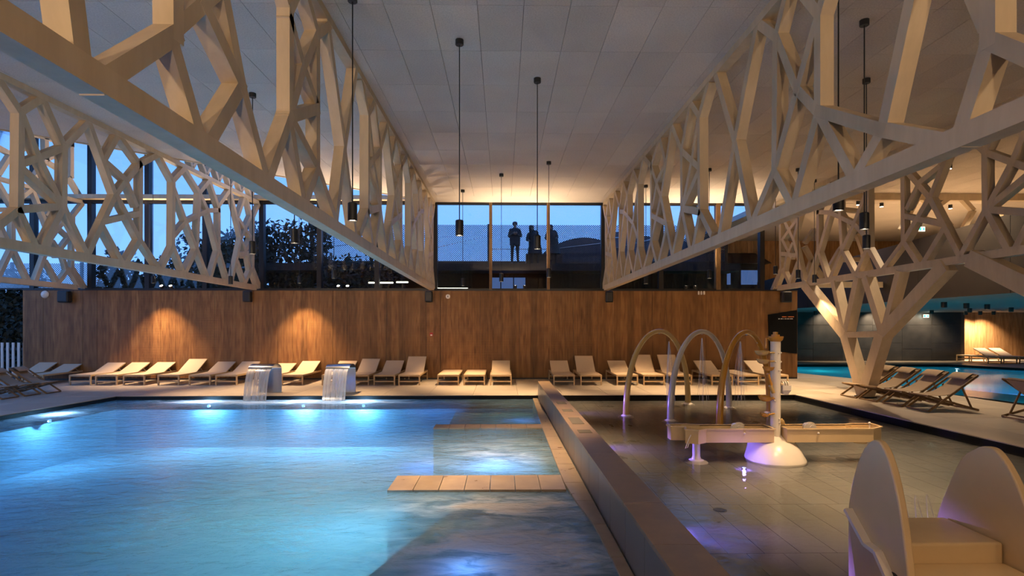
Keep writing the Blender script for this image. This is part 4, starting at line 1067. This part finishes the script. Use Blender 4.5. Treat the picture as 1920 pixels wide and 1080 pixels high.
# surface spots on the ceiling of the right wing
_can = MB().lathe([(.06, -.13), (.06, 0)], 0, 0, 18).mesh('can', M['black'], True); _clens = MB().lathe([(.05, -.136), (.05, -.128)], 0, 0, 16).mesh('lens', M['glow'])
for k, (px_, py_) in enumerate(((1780, 307), (1653, 380.5), (1782, 384), (1609, 377), (1905, 352), (1720, 409))):
    x, y = rz_(px_, py_)
    t = thing('ceiling_spot', ['surface spot on the gallery ceiling, nearest', 'surface spot on the ceiling left of the gallery post', 'surface spot above the dark gallery parapet', 'tiny surface spot near the aligned pendants', 'surface spot at the right edge of the gallery ceiling', 'far surface spot over the gallery exit sign'][k], 'ceiling spot', (x, y, ZC), group='ceiling spots of the gallery')
    link('can', _can, t); link('lens', _clens, t)
    lamp('lamp_light', 'SPOT', (0, 0, -.15), 800, WARM2, t, size=.05, angle=120, blend=.8, rot=(0, 0, 0))
# black spots under the gallery soffit
_sc = MB().lathe([(.075, -.17), (.08, -.16), (.08, 0)], 0, 0, 16).mesh('can', M['black'], True)
sof = [(1770, 571), (1812, 573), (1851, 575), (1896, 581), (1714, 584), (1747, 586), (1818, 582.5), (1811, 588), (1838, 588), (1863, 588), (1529, 588), (1680, 572), (1606, 578)]
places = ['above the exit sign', 'second along the front row', 'third along the front row', 'at the right end of the front row', 'beside the forked column branch', 'over the slate wall', 'over the timber wall corner', 'at the slate wall end', 'over the lit planks', 'over the dark planks', 'behind the sign wall', 'behind the column fork', 'between the column branches']
for k, (px_, py_) in enumerate(sof):
    y = 20.0
    for _ in range(20):
        p_ = on_y(px_, py_ - 4.5, y); y = y * (zb(y) - EYE) / max(.05, p_.z - EYE)
        y = max(10, min(26.5, y))
    p_ = on_y(px_, py_, y)
    if p_.x < XF + .2: p_.x = XF + .25
    t = thing('soffit_spot', 'black can spot under the gallery soffit, ' + places[k], 'ceiling spot', (p_.x, y, zb(y)), group='black cans under the gallery'); link('can', _sc, t)
    MB().lathe([(.055, -.176), (.055, -.168)], 0, 0, 12).build('lens', M['steel'], t)
# lights washing the far walls of the wing (from the soffit cans over them)
for (px_, e_) in ((1848, 600), (1880, 350), (1652, 190), (1560, 110), (1735, 160)):
    p_ = on_y(px_, 590, 27.2); lamp('wall_wash', 'SPOT', (p_.x, 26.4 if px_ < 1800 else 27.6, 2.35), e_, WARM2, size=.05, angle=110, blend=.8, target=(p_.x, 28.4, .2))
# uplights on the wall top, two heads each
def uplight(px_, label, lit, energy):
    p_ = on_y(px_, 540, YW - .12)
    t = thing('twin_uplight', label, 'uplight', (p_.x, YW - .10, ZW + .035), group='twin uplights on the wall top')
    MB().box(-.22, .22, .0, .06, 0, .03).build('bracket', M['black'], t)
    for s_ in (-1, 1):
        h = MB().lathe([(.035, 0), (.05, .02), (.055, .11), (.048, .11), (.045, .10)], 0, 0, 16, False).build('lamp_head', M['black'], t, True); h.location = (s_*.155, .03, .03)
        h.rotation_euler = (math.radians(38) if lit else math.radians(8), 0, 0)
        l_ = MB().lathe([(.046, .098), (.046, .104)], 0, 0, 16).build('lens', M['glow_up'], h)
        lamp('lamp_light', 'SPOT', (s_*.155, .03 - (.08 if lit else .02), .16), energy, WARM2, t, size=.04, angle=115, blend=.9, target=(s_*.155, .03 - (1.2 if lit else .25), 3.0))
uplight(311.5, 'twin uplight on the wall top in the second bay from the left', True, 420)
uplight(643, 'twin uplight on the wall top left of the big truss end', True, 420)
uplight(975, 'twin uplight on the wall top in the middle bay below the standing person', False, 300)
uplight(1296, 'twin uplight on the wall top behind the right truss', False, 320)
# unseen uplights added on the rear wall to brighten the ceiling
for k, x in enumerate((-11, -5.3, .6, 6.4)):
    t = thing('twin_uplight', 'added unseen ceiling-fill uplight behind the camera, ' + ORD[k] + ' from the left', 'uplight', (x, -5.85, 3.0), group='twin uplights on the wall top')
    MB().box(-.22, .22, -.15, .06, 0, .03).build('bracket', M['black'], t)
    for s_ in (-1, 1):
        h = MB().lathe([(.035, 0), (.05, .02), (.055, .11), (.048, .11), (.045, .10)], 0, 0, 16, False).build('lamp_head', M['black'], t, True); h.location = (s_*.155, .03, .03); h.rotation_euler = (math.radians(-35), 0, 0)
        lamp('lamp_light', 'SPOT', (s_*.155, .12, .18), (560 if x < 0 else 330), WARM2, t, size=.04, angle=130, blend=.9, target=(s_*.155, 4.2, 3.0))
# speakers
for k, (px_, w_, h_) in enumerate(((122, .36, .40), (465, .27, .38), (804.5, .25, .38), (1142, .25, .38), (1473, .33, .38))):
    p_ = on_y(px_, 555, YW - .12)
    t = thing('wall_speaker', 'black wall loudspeaker ' + ['near the left end of the timber wall', 'under the end of the second left truss', 'under the end of the big left truss', 'under the end of the right truss', 'above the black sign panel'][k], 'loudspeaker', (p_.x, YW - .012, ZW - .02 - h_), group='loudspeakers on the timber wall')
    o_ = MB().box(-w_/2, w_/2, -.24, -.03, 0, h_).build('cabinet', M['black'], t); b_ = o_.modifiers.new('edge', 'BEVEL'); b_.width = .05; b_.segments = 3
    MB().box(-w_/2+.04, w_/2-.04, -.246, -.238, .05, h_-.05).build('grille', M['frame'], t); MB().box(-.05, .05, -.04, .0, h_*.35, h_*.65).build('bracket', M['black'], t)
# black sign panel with two lines of small print
sg = [on_y(a, b, YW - .03) for a, b in ((1440.5, 590), (1494.5, 581), (1494.5, 663.5), (1442, 657))]
t = thing('sign_panel', 'slanted black information panel at the right end of the timber wall', 'sign', (sg[0].x, YW - .035, 0))
MB().extrude([Vector((p_.x - sg[0].x, 0, p_.z)) for p_ in sg], (0, .03, 0)).build('board', M['board'], t)
def dashes(cells, py_, h_px, mat):
    for a, b in cells:
        p0 = on_y(a, py_, YW - .04); p1 = on_y(b, py_ + h_px, YW - .04)
        MB().box(p0.x - sg[0].x, p1.x - sg[0].x, -.004, .0, p1.z, p0.z).build('print', mat, t)
dashes([(1466.5, 1468.6), (1468.9, 1470.8), (1471.2, 1474), (1475.4, 1475.9), (1478, 1480.6), (1480.9, 1483.6), (1483.9, 1486.2), (1486.5, 1488.8)], 593.2, 1.6, M['orange_text'])
dashes([(1459.5, 1462.2), (1463.8, 1467.8), (1469.3, 1470.2), (1472, 1474.6), (1476, 1479.6), (1481, 1483.4), (1483.8, 1486.6)], 597.0, 1.5, M['white_text'])
# exit signs
def exit_sign(p_, w_, h_, label, hang=0):
    t = thing('exit_sign', label, 'exit sign', p_); MB().box(-w_/2, w_/2, 0, .05, 0, h_).build('housing', M['white'], t); MB().box(-w_/2+.01, w_/2-.01, -.006, 0, .01, h_-.01).build('lit_face', M['exit_white'], t)
    MB().tube([(0, .025, h_), (0, .025, hang)], .012, 6).build('hanger', M['frame'], t) if hang else None
    f_ = MB(); f_.box(-w_*.40, -w_*.12, -.010, -.006, h_*.2, h_*.8); f_.box(w_*.16, w_*.40, -.010, -.006, h_*.25, h_*.75); f_.build('pictogram', M['exit_green'], t)
    lamp('lamp_light', 'POINT', (0, -.25, h_*.3), 3, (.75, 1, .85), t, size=.1)
p_ = on_y(1736.5, 595.5, 27.36); exit_sign(p_, .30, .16, 'lit green and white exit sign on the dark slate wall')
p_ = on_y(1728.5, 434, 22.5); exit_sign(p_, .27, .20, 'lit exit sign above the gallery parapet', ZC - p_.z)
# small wall devices
p_ = on_y(85, 552, YW); t = thing('camera_dome', 'white camera dome near the left end of the timber wall', 'camera', (p_.x, YW - .01, p_.z)); MB().lathe([(.13, 0), (.12, .03), (.08, .06), (0, .075)], 0, 0, 18, False).build('dome', M['white'], t, True).rotation_euler = (math.pi/2, 0, 0); MB().box(-.05, .05, -.02, .01, -.04, .04).build('mount', M['white'], t)
p_ = on_y(840, 556, YW); t = thing('wall_clock', 'small round white dial on the timber wall right of a loudspeaker', 'clock', (p_.x, YW - .005, p_.z)); MB().lathe([(.075, 0), (.075, .03), (.065, .035)], 0, 0, 20).build('dial', M['white'], t).rotation_euler = (math.pi/2, 0, 0); MB().box(-.012, .012, -.045, -.03, -.03, .03).build('mark', M['black'], t)
p_ = on_y(809, 627, YW); t = thing('fire_alarm', 'small red and white alarm point on the timber wall', 'alarm', (p_.x, YW - .005, p_.z)); MB().box(-.05, .05, -.04, 0, -.06, .06).build('box', M['red'], t); MB().box(-.03, .03, -.045, -.04, -.045, .0).build('button', M['white'], t)
for k, px_ in enumerate((1309.5, 1314.5, 1319.5)):
    p_ = on_y(px_, 548, YW); tag(MB().lathe([(.022, 0), (.03, .02), (.03, .10), (.015, .12)], 0, 0, 10).build('white_peg', M['white'], None, True), ['left', 'middle', 'right'][k] + ' small white peg of three at the wall top', 'peg', 'white pegs').location = (p_.x, YW - .032, ZW - .13)

# ================================================================ pool lamps
def pool_lamp(loc, aim, label, glow, color, energy, group, r=.09, off=.22):
    t = thing('pool_lamp', label, 'pool lamp', loc, group=group); d = (Vector(aim)).normalized()
    q = d.to_track_quat('Z', 'Y').to_euler()
    rg = MB().lathe([(r*1.25, 0), (r*1.25, .02), (r, .025)], 0, 0, 18).build('ring', M['steel'], t, True); rg.rotation_euler = q
    ln = MB().lathe([(r, .01), (r*.8, .03), (0, .036)], 0, 0, 18, False).build('lens', M[glow], t, True); ln.rotation_euler = q
    lamp('lamp_light', 'POINT', tuple(d*off), energy*(.15 if glow == 'glow_blue' else .5), color, t, size=.02); return t
CY = (.30, .66, 1.0); DB = (.10, .36, 1.0)
G1, G2 = 'underwater lamps of the large pool', 'blue lamps of the splash pool'
def wall_l(px_, py_, z_, aim, lab, e_, col, back=None):
    p_ = on_z(px_, py_, -.10); pool_lamp((p_.x, p_.y if back is None else back, z_), aim, lab, 'glow_blue', col, e_, G1, .045)
wall_l(92, 776, -.26, (1, 0, .2), 'underwater lamp at the left edge of the large pool', 500, (.5, .75, 1))
wall_l(380, 753, -.26, (0, -1, .2), 'underwater lamp in the back wall left of the waterfalls', 520, (.55, .78, 1), YB-.04)
wall_l(560, 753, -.26, (0, -1, .2), 'underwater lamp in the back wall between the waterfalls', 520, (.55, .78, 1), YB-.04)
wall_l(675, 753, -.26, (0, -1, .2), 'underwater lamp in the back wall right of the waterfalls', 560, (.55, .78, 1), YB-.04)
pool_lamp((-1.36, 12.6, -.75), (-1, 0, .1), 'underwater lamp in the seat front of the rear bay', 'glow_blue', DB, 160, G1)
pool_lamp((-1.36, 5.4, -.8), (-1, 0, .15), 'underwater lamp in the seat front of the near bay', 'glow_blue', (.20, .68, .95), 200, G1)
pool_lamp((.08, 7.75, -.62), (-1, 0, .25), 'underwater lamp in the middle bay under the foaming jets', 'glow_blue', (.22, .55, 1), 260, G1)
pool_lamp((.4, 11.4, -.42), (0, 0, 1), 'underwater lamp in the corner of the rear bay', 'glow_blue', DB, 40, G1, .06, .06)
pool_lamp((-.3, 4.55, -.40), (0, 0, 1), 'underwater lamp in the floor of the near foaming bay', 'glow_blue', DB, 30, G1, .05, .04)
pool_lamp((-4.4, 2.3, -.7), (0, 1, .1), 'underwater lamp under the near edge, right', 'glow_blue', (.10, .45, 1), 240, G1)
pool_lamp((-7.6, 2.3, -.7), (0, 1, .1), 'underwater lamp under the near edge, left', 'glow_blue', (.03, .24, 1), 420, G1)
wall_l(-260, 830, -.5, (1, 0, .2), 'underwater lamp in the left wall nearer the camera', 240, DB)
for k, (px_, py_, e_, lab) in enumerate(((1146, 746, 5, 'left blue lamp at the back of the splash pool'), (1376, 746, 4, 'right blue lamp at the back of the splash pool'), (1568, 765, 5, 'blue lamp at the right rim of the splash pool, farther'), (1888, 839, 6, 'blue lamp at the right rim of the splash pool, nearer'))):
    p_ = on_z(px_, py_, -.125); pool_lamp((p_.x, p_.y, -.135), (0, 0, 1), lab, 'glow_violet', VIOLET, e_, G2, .035, .06)
for k, (y, e_, lab, tx_) in enumerate(((12.6, 60, 'violet lamp in the splash side of the divider wall, far', 3.0), (9.2, 90, 'violet lamp in the splash side of the divider wall, middle', 2.3), (5.5, 130, 'violet lamp in the splash side of the divider wall, near', 2.5), (3.7, 60, 'violet lamp in the splash side of the divider wall, nearest', 2.2))):
    t = pool_lamp((dr(y)+.014, y, .22), (1, 0, 0), lab, 'glow_violet', VIOLET, .2, G2, .03, .03)
    lamp('lamp_light', 'SPOT', (.06, 0, .02), e_*4.5, VIOLET, t, size=.03, angle=64, blend=1.0, target=((tx_ - dr(y))*.85, -.35, -.38))
pool_lamp((3.4, 7.75, ZWET), (0, 0, 1), 'violet floor lamp under the left trough', 'glow_violet', VIOLET, 7, G2, .03, .10)
p_ = on_z(1794, 691, -.08); pool_lamp((p_.x, p_.y, -.12), (0, 0, 1), 'bright lamp at the far corner of the teal pool', 'glow_blue', CY, 12, 'lamps of the teal pool', .07, .1)
for k, (x, y) in enumerate(((13.2, 22.8), (17.5, 23.4), (14.6, 17.5), (15.5, 12.5), (20.0, 19.5))):
    pool_lamp((x, y, -1.09), (0, 0, 1), 'submerged lamp of the teal pool, ' + ['back left', 'back right', 'behind the forked column', 'behind the deck chairs', 'far right'][k], 'glow_blue', (.03, .55, .56), 420, 'lamps of the teal pool', .09, .40)
# ================================================================ outside the glass
tag(MB().box(-70, 9.45, YW+.2, 28.8, -.3, -.05).box(-70, 70, 28.8, 110, -.3, -.05).build('ground', M['ground']), 'dark ground outside the glass', 'ground', kind='structure')
ZT = 4.2
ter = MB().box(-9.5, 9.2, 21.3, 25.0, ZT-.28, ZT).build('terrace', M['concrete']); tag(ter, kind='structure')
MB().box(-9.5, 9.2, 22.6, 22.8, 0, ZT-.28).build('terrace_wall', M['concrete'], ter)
for (a, b) in ((918, 938), (940, 962), (964, 985), (988, 1008), (1010, 1026)):
    x0, x1 = on_y(a, 500, 22.55).x, on_y(b, 500, 22.55).x; MB().box(x0, x1, 22.55, 22.6, 2.2, ZT-.45).build('pane', M['room_blue'] if a < 985 else M['frame'], ter)
# railing of perforated sheets
rl = thing('terrace_railing', 'perforated metal screen railing behind the people on the terrace', 'railing', (0, 24.4, ZT))
xx = -9.4
xp = [on_y(px_, 450, 24.4).x for px_ in (585, 696, 806, 917, 1028, 1139, 1250, 1361)]
for a, b in zip(xp[:-1], xp[1:]):
    MB().box(a+.05, b-.05, -.004, .004, .06, 2.02).build('perforated_sheet', M['mesh'], rl)
    MB().beam((a+.05, -.03, .35+.3*((int(a*7)) % 3)), (b-.05, -.03, .95+.3*((int(a*5)) % 3)), .02, .02, (0, 1, 0)).build('brace_cable', M['steel'], rl)
    MB().beam((a+.05, -.03, 1.45), (b-.05, -.03, 1.62), .018, .018, (0, 1, 0)).build('brace_cable', M['steel'], rl)
    MB().box(a, b, -.03, .03, .30, .42).build('middle_rail', M['frame'], rl)
for a in xp: MB().box(a-.07, a+.07, -.05, .05, 0, 2.05).build('post', M['frame'], rl)
r2 = thing('perforated_screen', 'low perforated screen outside at the far left', 'screen', (-20.4, 24.5, 3.2))
MB().box(-4, 3.6, -.004, .004, 0, 1.3).build('perforated_sheet', M['mesh'], r2); MB().box(-4, 3.6, -.04, .04, -3.2, 0).build('plinth', M['concrete'], r2)
for x in (-4, -1, 2, 3.5): MB().box(x-.05, x+.05, -.05, .05, -3.2, 1.35).build('post', M['frame'], r2)

# ---------------------------------------------------------------- people
def skin_person(name, label, loc, rz, J, E_, R_, scale=1.0):
    me = bpy.data.meshes.new('body'); names = list(J); idx = {n: i for i, n in enumerate(names)}
    me.from_pydata([Vector(J[n])*scale for n in names], [(idx[a], idx[b]) for a, b in E_], [])
    ob = bpy.data.objects.new('tmp', me); C.objects.link(ob)
    sk = ob.modifiers.new('skin', 'SKIN')
    for n in names:
        r = R_[n]; sv = me.skin_vertices[0].data[idx[n]]; sv.radius = (r[0]*scale, r[1]*scale) if isinstance(r, tuple) else (r*scale, r*scale); sv.use_root = (n == 'pelvis')
    ss = ob.modifiers.new('sub', 'SUBSURF'); ss.levels = 2; ss.render_levels = 2
    dg = bpy.context.evaluated_depsgraph_get(); ev = ob.evaluated_get(dg); m2 = bpy.data.meshes.new_from_object(ev); bpy.data.objects.remove(ob)
    m2.name = 'body'; m2.materials.clear()
    for k in ('cloth1', 'skin'): m2.materials.append(M[k])
    neck = Vector(J['neck'])*scale; hands = [Vector(J[h])*scale for h in ('wr_l', 'wr_r')]
    for p_ in m2.polygons:
        c_ = p_.center; hd = (c_ - Vector(J['head'])*scale).length < .15*scale
        p_.material_index = 1 if (hd or any((c_-h).length < .10*scale and (c_ - Vector(J['el_l' if i == 0 else 'el_r'])*scale).length > (h - Vector(J['el_l' if i == 0 else 'el_r'])*scale).length*.97 for i, h in enumerate(hands))) else 0
        p_.use_smooth = True
    t = thing(name, label, 'person', loc, rz, 'people on the terrace'); link('body', m2, t)
    h = Vector(J['head'])*scale; up = (Vector(J['crown'])*scale - Vector(J['neck'])*scale).normalized()
    return t, h, up
def base_pose():
    J = dict(pelvis=(0, 0, .95), spine=(0, .01, 1.15), chest=(0, 0, 1.34), neck=(0, 0, 1.49), jaw=(0, -.02, 1.56), head=(0, -.02, 1.64), crown=(0, 0, 1.72), nose=(0, -.115, 1.63),
             sh_l=(.18, 0, 1.41), el_l=(.25, -.06, 1.13), wr_l=(.04, -.22, 1.22), sh_r=(-.18, 0, 1.41), el_r=(-.25, -.06, 1.13), wr_r=(-.05, -.24, 1.26),
             hip_l=(.10, 0, .88), kn_l=(.11, -.02, .50), an_l=(.12, .02, .09), to_l=(.13, -.15, .035), hip_r=(-.10, 0, .88), kn_r=(-.11, -.02, .50), an_r=(-.12, .02, .09), to_r=(-.13, -.15, .035))
    E_ = [('pelvis', 'spine'), ('spine', 'chest'), ('chest', 'neck'), ('neck', 'jaw'), ('jaw', 'head'), ('head', 'crown'), ('head', 'nose'), ('chest', 'sh_l'), ('sh_l', 'el_l'), ('el_l', 'wr_l'), ('chest', 'sh_r'), ('sh_r', 'el_r'), ('el_r', 'wr_r'),
          ('pelvis', 'hip_l'), ('hip_l', 'kn_l'), ('kn_l', 'an_l'), ('an_l', 'to_l'), ('pelvis', 'hip_r'), ('hip_r', 'kn_r'), ('kn_r', 'an_r'), ('an_r', 'to_r')]
    R_ = dict(pelvis=(.155, .12), spine=(.15, .11), chest=(.175, .12), neck=.055, jaw=.065, head=(.085, .10), crown=.06, nose=.014, sh_l=.072, el_l=.05, wr_l=.034, sh_r=.072, el_r=.05, wr_r=.034,
              hip_l=.095, kn_l=.065, an_l=.048, to_l=.04, hip_r=.095, kn_r=.065, an_r=.048, to_r=.04)
    def hand(s_, fx, dirv, spread):
        d = Vector(dirv).normalized(); sp = Vector(spread).normalized(); w_ = Vector(J['wr_'+s_]); pm = w_ + d*.08
        J['palm_'+s_] = tuple(pm); E_.append(('wr_'+s_, 'palm_'+s_)); R_['palm_'+s_] = (.035, .02)
        for k, ln in enumerate((.065, .075, .07, .055)):
            b_ = pm + sp*(.024*(k-1.5)); m_ = b_ + d*ln*.55; e_ = b_ + d*ln + Vector((0, .015, -.02))
            for n_, v_, r_, pr in (('m', m_, .010, 'palm_'+s_), ('t', e_, .008, 'm%d_%s' % (k, s_))):
                J['%s%d_%s' % (n_, k, s_)] = tuple(v_); R_['%s%d_%s' % (n_, k, s_)] = r_; E_.append((pr, '%s%d_%s' % (n_, k, s_)))
        th = w_ + d*.04 + sp*.05; J['th_'+s_] = tuple(th); R_['th_'+s_] = .010; E_.append(('wr_'+s_, 'th_'+s_))
    return J, E_, R_, hand
def hair_cap(t, h, long=0.0):
    m = MB().lathe([(.098, -.02), (.104, .03), (.095, .075), (.06, .105), (0, .115)], 0, 0, 16, False); o_ = m.build('hair', M['hair'], t, True); o_.location = (h.x, h.y+.02, h.z)
    if long: MB().lathe([(.05, -long), (.09, -long*.6), (.10, 0), (.09, .04)], 0, 0, 14, False).build('long_hair', M['hair'], t, True).location = (h.x, h.y+.05, h.z)
def eyes(t, h):
    for s_ in (-1, 1): MB().lathe([(0, -.012), (.012, 0), (0, .012)], 0, 0, 8, False).build('eye', M['black'], t, True).location = (h.x + s_*.034, h.y-.088, h.z+.01)
    for s_ in (-1, 1): MB().lathe([(0, -.03), (.016, 0), (0, .03)], 0, 0, 8, False).build('ear', M['skin'], t, True).location = (h.x + s_*.092, h.y+.0, h.z)
    MB().box(-.025, .025, -.004, .004, -.004, .004).build('mouth', M['bark'], t).location = (h.x, h.y-.078, h.z-.055)
J, E_, R_, hand = base_pose(); hand('l', 1, (-1, -.1, .1), (0, -.2, 1)); hand('r', 1, (1, -.1, .1), (0, -.2, 1))
pm_ = on_y(965.5, 497, 22.1)
t, h, up = skin_person('person', 'person standing upright on the terrace with arms folded', (pm_.x, 22.1, ZT), 0, J, E_, R_); hair_cap(t, h); eyes(t, h)
MB().add([(-.20, -.135, .80), (.20, -.135, .80), (.22, -.15, 1.36), (-.22, -.15, 1.36), (-.20, .13, .80), (.20, .13, .80), (.21, .14, 1.40), (-.21, .14, 1.40)], [(0,1,2,3),(5,4,7,6),(1,5,6,2),(4,0,3,7),(3,2,6,7)]).build('jacket', M['cloth1'], t)
def bent(px_, lean, label, coat):
    J, E_, R_, hand = base_pose()
    for n_ in list(J):
        x, y, z = J[n_]
        if z > .97 and not n_.startswith(('hip', 'kn', 'an', 'to')):
            v = Vector((x, y, z-.95)); v = Matrix.Rotation(lean*.55, 3, 'X') @ v; v = Matrix.Rotation(-lean*.35, 3, 'Y') @ v; J[n_] = (v.x, v.y, v.z+.95)
    for s_, sg_ in (('l', 1), ('r', -1)):
        sh = Vector(J['sh_'+s_]); J['el_'+s_] = tuple(sh + Vector((sg_*.07, -.10, -.25))); J['wr_'+s_] = tuple(sh + Vector((-sg_*.02, -.30, -.33)))
    for n_ in ('kn_l', 'kn_r'): x, y, z = J[n_]; J[n_] = (x, y-.06, z)
    hand('l', 1, (-.3, -1, 0), (1, 0, 0)); hand('r', 1, (.3, -1, 0), (1, 0, 0))
    p_ = on_y(px_, 498, 22.3)
    t, h, up = skin_person('person', label, (p_.x, 22.3, ZT), 0, J, E_, R_, .96); hair_cap(t, h, .28); eyes(t, h)
    ch = Vector(J['chest'])*.96; pv = Vector(J['pelvis'])*.96
    m = MB()
    rings = [(pv + Vector((0, 0, -.42)), .30, .24), (pv + Vector((0, 0, -.1)), .25, .19), ((pv+ch)/2, .22, .165), (ch, .225, .16), (ch + (ch-pv).normalized()*.10, .12, .10)]
    base = 0
    for c_, rx, ry in rings:
        for k in range(18): a = 2*math.pi*k/18; m.v.append((c_.x + rx*math.cos(a), c_.y + ry*math.sin(a), c_.z))
    for i in range(len(rings)-1):
        for k in range(18): k2 = (k+1) % 18; m.f.append((i*18+k, i*18+k2, (i+1)*18+k2, (i+1)*18+k))
    m.build('coat', M['cloth1'], t, True)
bent(1003, .75, 'long-haired person in a wide coat bending forward beside the standing one', True)
bent(1037, .55, 'person in a dark coat leaning behind the right middle mullion', True)
bx_ = on_y(1020, 490, 22.9); tag(MB().box(-.75, .75, -.2, .2, 0, .55).build('bench_block', M['frame']), 'dark bench block behind the bending people', 'bench').location = (bx_.x, 23.0, ZT)

# ---------------------------------------------------------------- planting
def leaf_mass(name, label, cx, cy, z0, z1, rx, ry, n, mat, size, stem=True, seed=1, box=False, cat='tree'):
    rnd = random.Random(seed); t = thing(name, label, cat, (cx, cy, -.05), group='dark planting outside the glass'); m = MB()
    lobes = [(Vector((rnd.uniform(-.65, .65)*rx, rnd.uniform(-.5, .5)*ry, z0 + (z1-z0)*rnd.uniform(.15, .85))), rnd.uniform(.35, .6)) for _ in range(14)]
    for k in range(n):
        if box: c_ = Vector((rnd.uniform(-rx, rx), rnd.uniform(-ry, ry), z0 + (z1-z0)*rnd.random()**.8*(1 + .05*math.sin(k))))
        else:
            l_, r_ = lobes[k % 14]; d = Vector((rnd.gauss(0, 1), rnd.gauss(0, 1), rnd.gauss(0, 1))).normalized()*rnd.random()**.45
            c_ = l_ + Vector((d.x*rx*r_, d.y*ry*r_, d.z*(z1-z0)*.5*r_))
        u = Vector((rnd.gauss(0, 1), rnd.gauss(0, 1), rnd.gauss(0, 1))).normalized(); w_ = u.orthogonal().normalized(); s_ = size*rnd.uniform(.6, 1.3)
        m.add([c_ - u*s_, c_ + w_*s_*.45, c_ + u*s_, c_ - w_*s_*.45], [(0, 1, 2, 3)])
    tag(m.build('foliage', mat, t), kind='stuff')
    if stem:
        for k in range(4):
            a = rnd.uniform(-.3, .3)*rx; MB().tube([(a*.3, 0, 0), (a, 0, z0 + (z1-z0)*.5), (a*1.6, 0, z0+(z1-z0)*.85)], [.09, .06, .02], 7).build('trunk', M['bark'], t)
def px_x(px_, y): return on_y(px_, 500, y).x
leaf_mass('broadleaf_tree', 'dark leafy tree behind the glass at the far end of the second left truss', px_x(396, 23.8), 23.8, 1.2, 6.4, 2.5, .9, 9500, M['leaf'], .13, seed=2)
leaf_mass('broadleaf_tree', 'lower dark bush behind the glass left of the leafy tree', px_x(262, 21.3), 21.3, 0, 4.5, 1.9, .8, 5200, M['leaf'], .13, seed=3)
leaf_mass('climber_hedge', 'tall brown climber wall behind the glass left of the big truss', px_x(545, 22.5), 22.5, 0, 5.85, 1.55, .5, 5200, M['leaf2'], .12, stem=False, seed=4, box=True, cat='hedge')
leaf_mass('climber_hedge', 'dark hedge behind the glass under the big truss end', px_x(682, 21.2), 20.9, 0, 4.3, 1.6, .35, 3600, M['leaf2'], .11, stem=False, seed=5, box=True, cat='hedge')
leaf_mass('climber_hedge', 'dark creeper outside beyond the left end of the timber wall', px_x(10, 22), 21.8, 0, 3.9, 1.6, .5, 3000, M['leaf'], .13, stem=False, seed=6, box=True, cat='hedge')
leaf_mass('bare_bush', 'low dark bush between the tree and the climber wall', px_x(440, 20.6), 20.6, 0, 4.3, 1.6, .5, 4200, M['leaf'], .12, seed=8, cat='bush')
# building beyond the right bays
bd = thing('dark_annex', 'dark annex building with stairs of windows behind the right truss', 'building', (px_x(1300, 26), 26, 0))
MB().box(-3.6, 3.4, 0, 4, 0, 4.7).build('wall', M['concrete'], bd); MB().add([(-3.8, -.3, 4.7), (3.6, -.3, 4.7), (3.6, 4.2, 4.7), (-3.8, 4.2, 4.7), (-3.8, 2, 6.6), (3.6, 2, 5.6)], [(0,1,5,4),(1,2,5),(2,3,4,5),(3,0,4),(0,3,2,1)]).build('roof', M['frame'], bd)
for i in range(5):
    for j in range(2):
        w_ = MB().box(-3.0+1.3*i, -2.1+1.3*i, -.04, 0, 2.6+1.05*j, 3.4+1.05*j).build('window', M['frame'], bd); MB().box(-2.95+1.3*i, -2.15+1.3*i, -.05, -.04, 2.66+1.05*j, 3.34+1.05*j).build('pane', M['room_blue'], w_)
an = thing('domed_roof', 'dark low curved roof behind the railing to the right', 'building', (px_x(1090, 27), 27, 0))
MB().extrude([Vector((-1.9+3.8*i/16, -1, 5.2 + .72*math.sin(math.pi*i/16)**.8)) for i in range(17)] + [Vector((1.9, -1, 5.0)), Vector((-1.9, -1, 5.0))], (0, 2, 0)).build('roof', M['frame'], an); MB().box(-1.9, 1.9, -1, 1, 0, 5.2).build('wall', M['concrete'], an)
# fence of pale slats left of the wall
fn = thing('slat_fence', 'pale vertical slat fence outside the left end of the timber wall', 'fence', (XWL-2.6, 19.6, 0))
for i in range(14): MB().box(-.2+.19*i, -.12+.19*i, 0, .03, .05, 1.22).build('slat', M['white'], fn)
MB().box(-.25, 2.5, .03, .07, .2, .28).build('rail', M['frame'], fn); MB().box(-.25, 2.5, .03, .07, .95, 1.03).build('rail', M['frame'], fn)
# outdoor strip lamps
for k, (a, b, py_) in enumerate(((818, 878, 541), (690, 738, 530), (742, 766, 529))):
    x0, x1 = on_y(a, py_, 20.2).x, on_y(b, py_, 20.2).x; z_ = on_y(a, py_, 20.2).z
    t = thing('strip_lamp', ['long white strip lamp outside, just above the wall at the middle bay', 'white strip lamp outside under the big truss end', 'short white strip lamp outside beside the big truss end'][k], 'strip lamp', (x0, 20.2, z_), group='outdoor strip lamps')
    MB().box(0, x1-x0, .02, .08, -.05, .05).build('housing', M['frame'], t); MB().box(.02, x1-x0-.02, 0, .02, -.02, .02).build('tube', M['strip'], t); MB().box((x1-x0)/2-.03, (x1-x0)/2+.03, .03, .07, -z_, -.04).build('post', M['frame'], t)
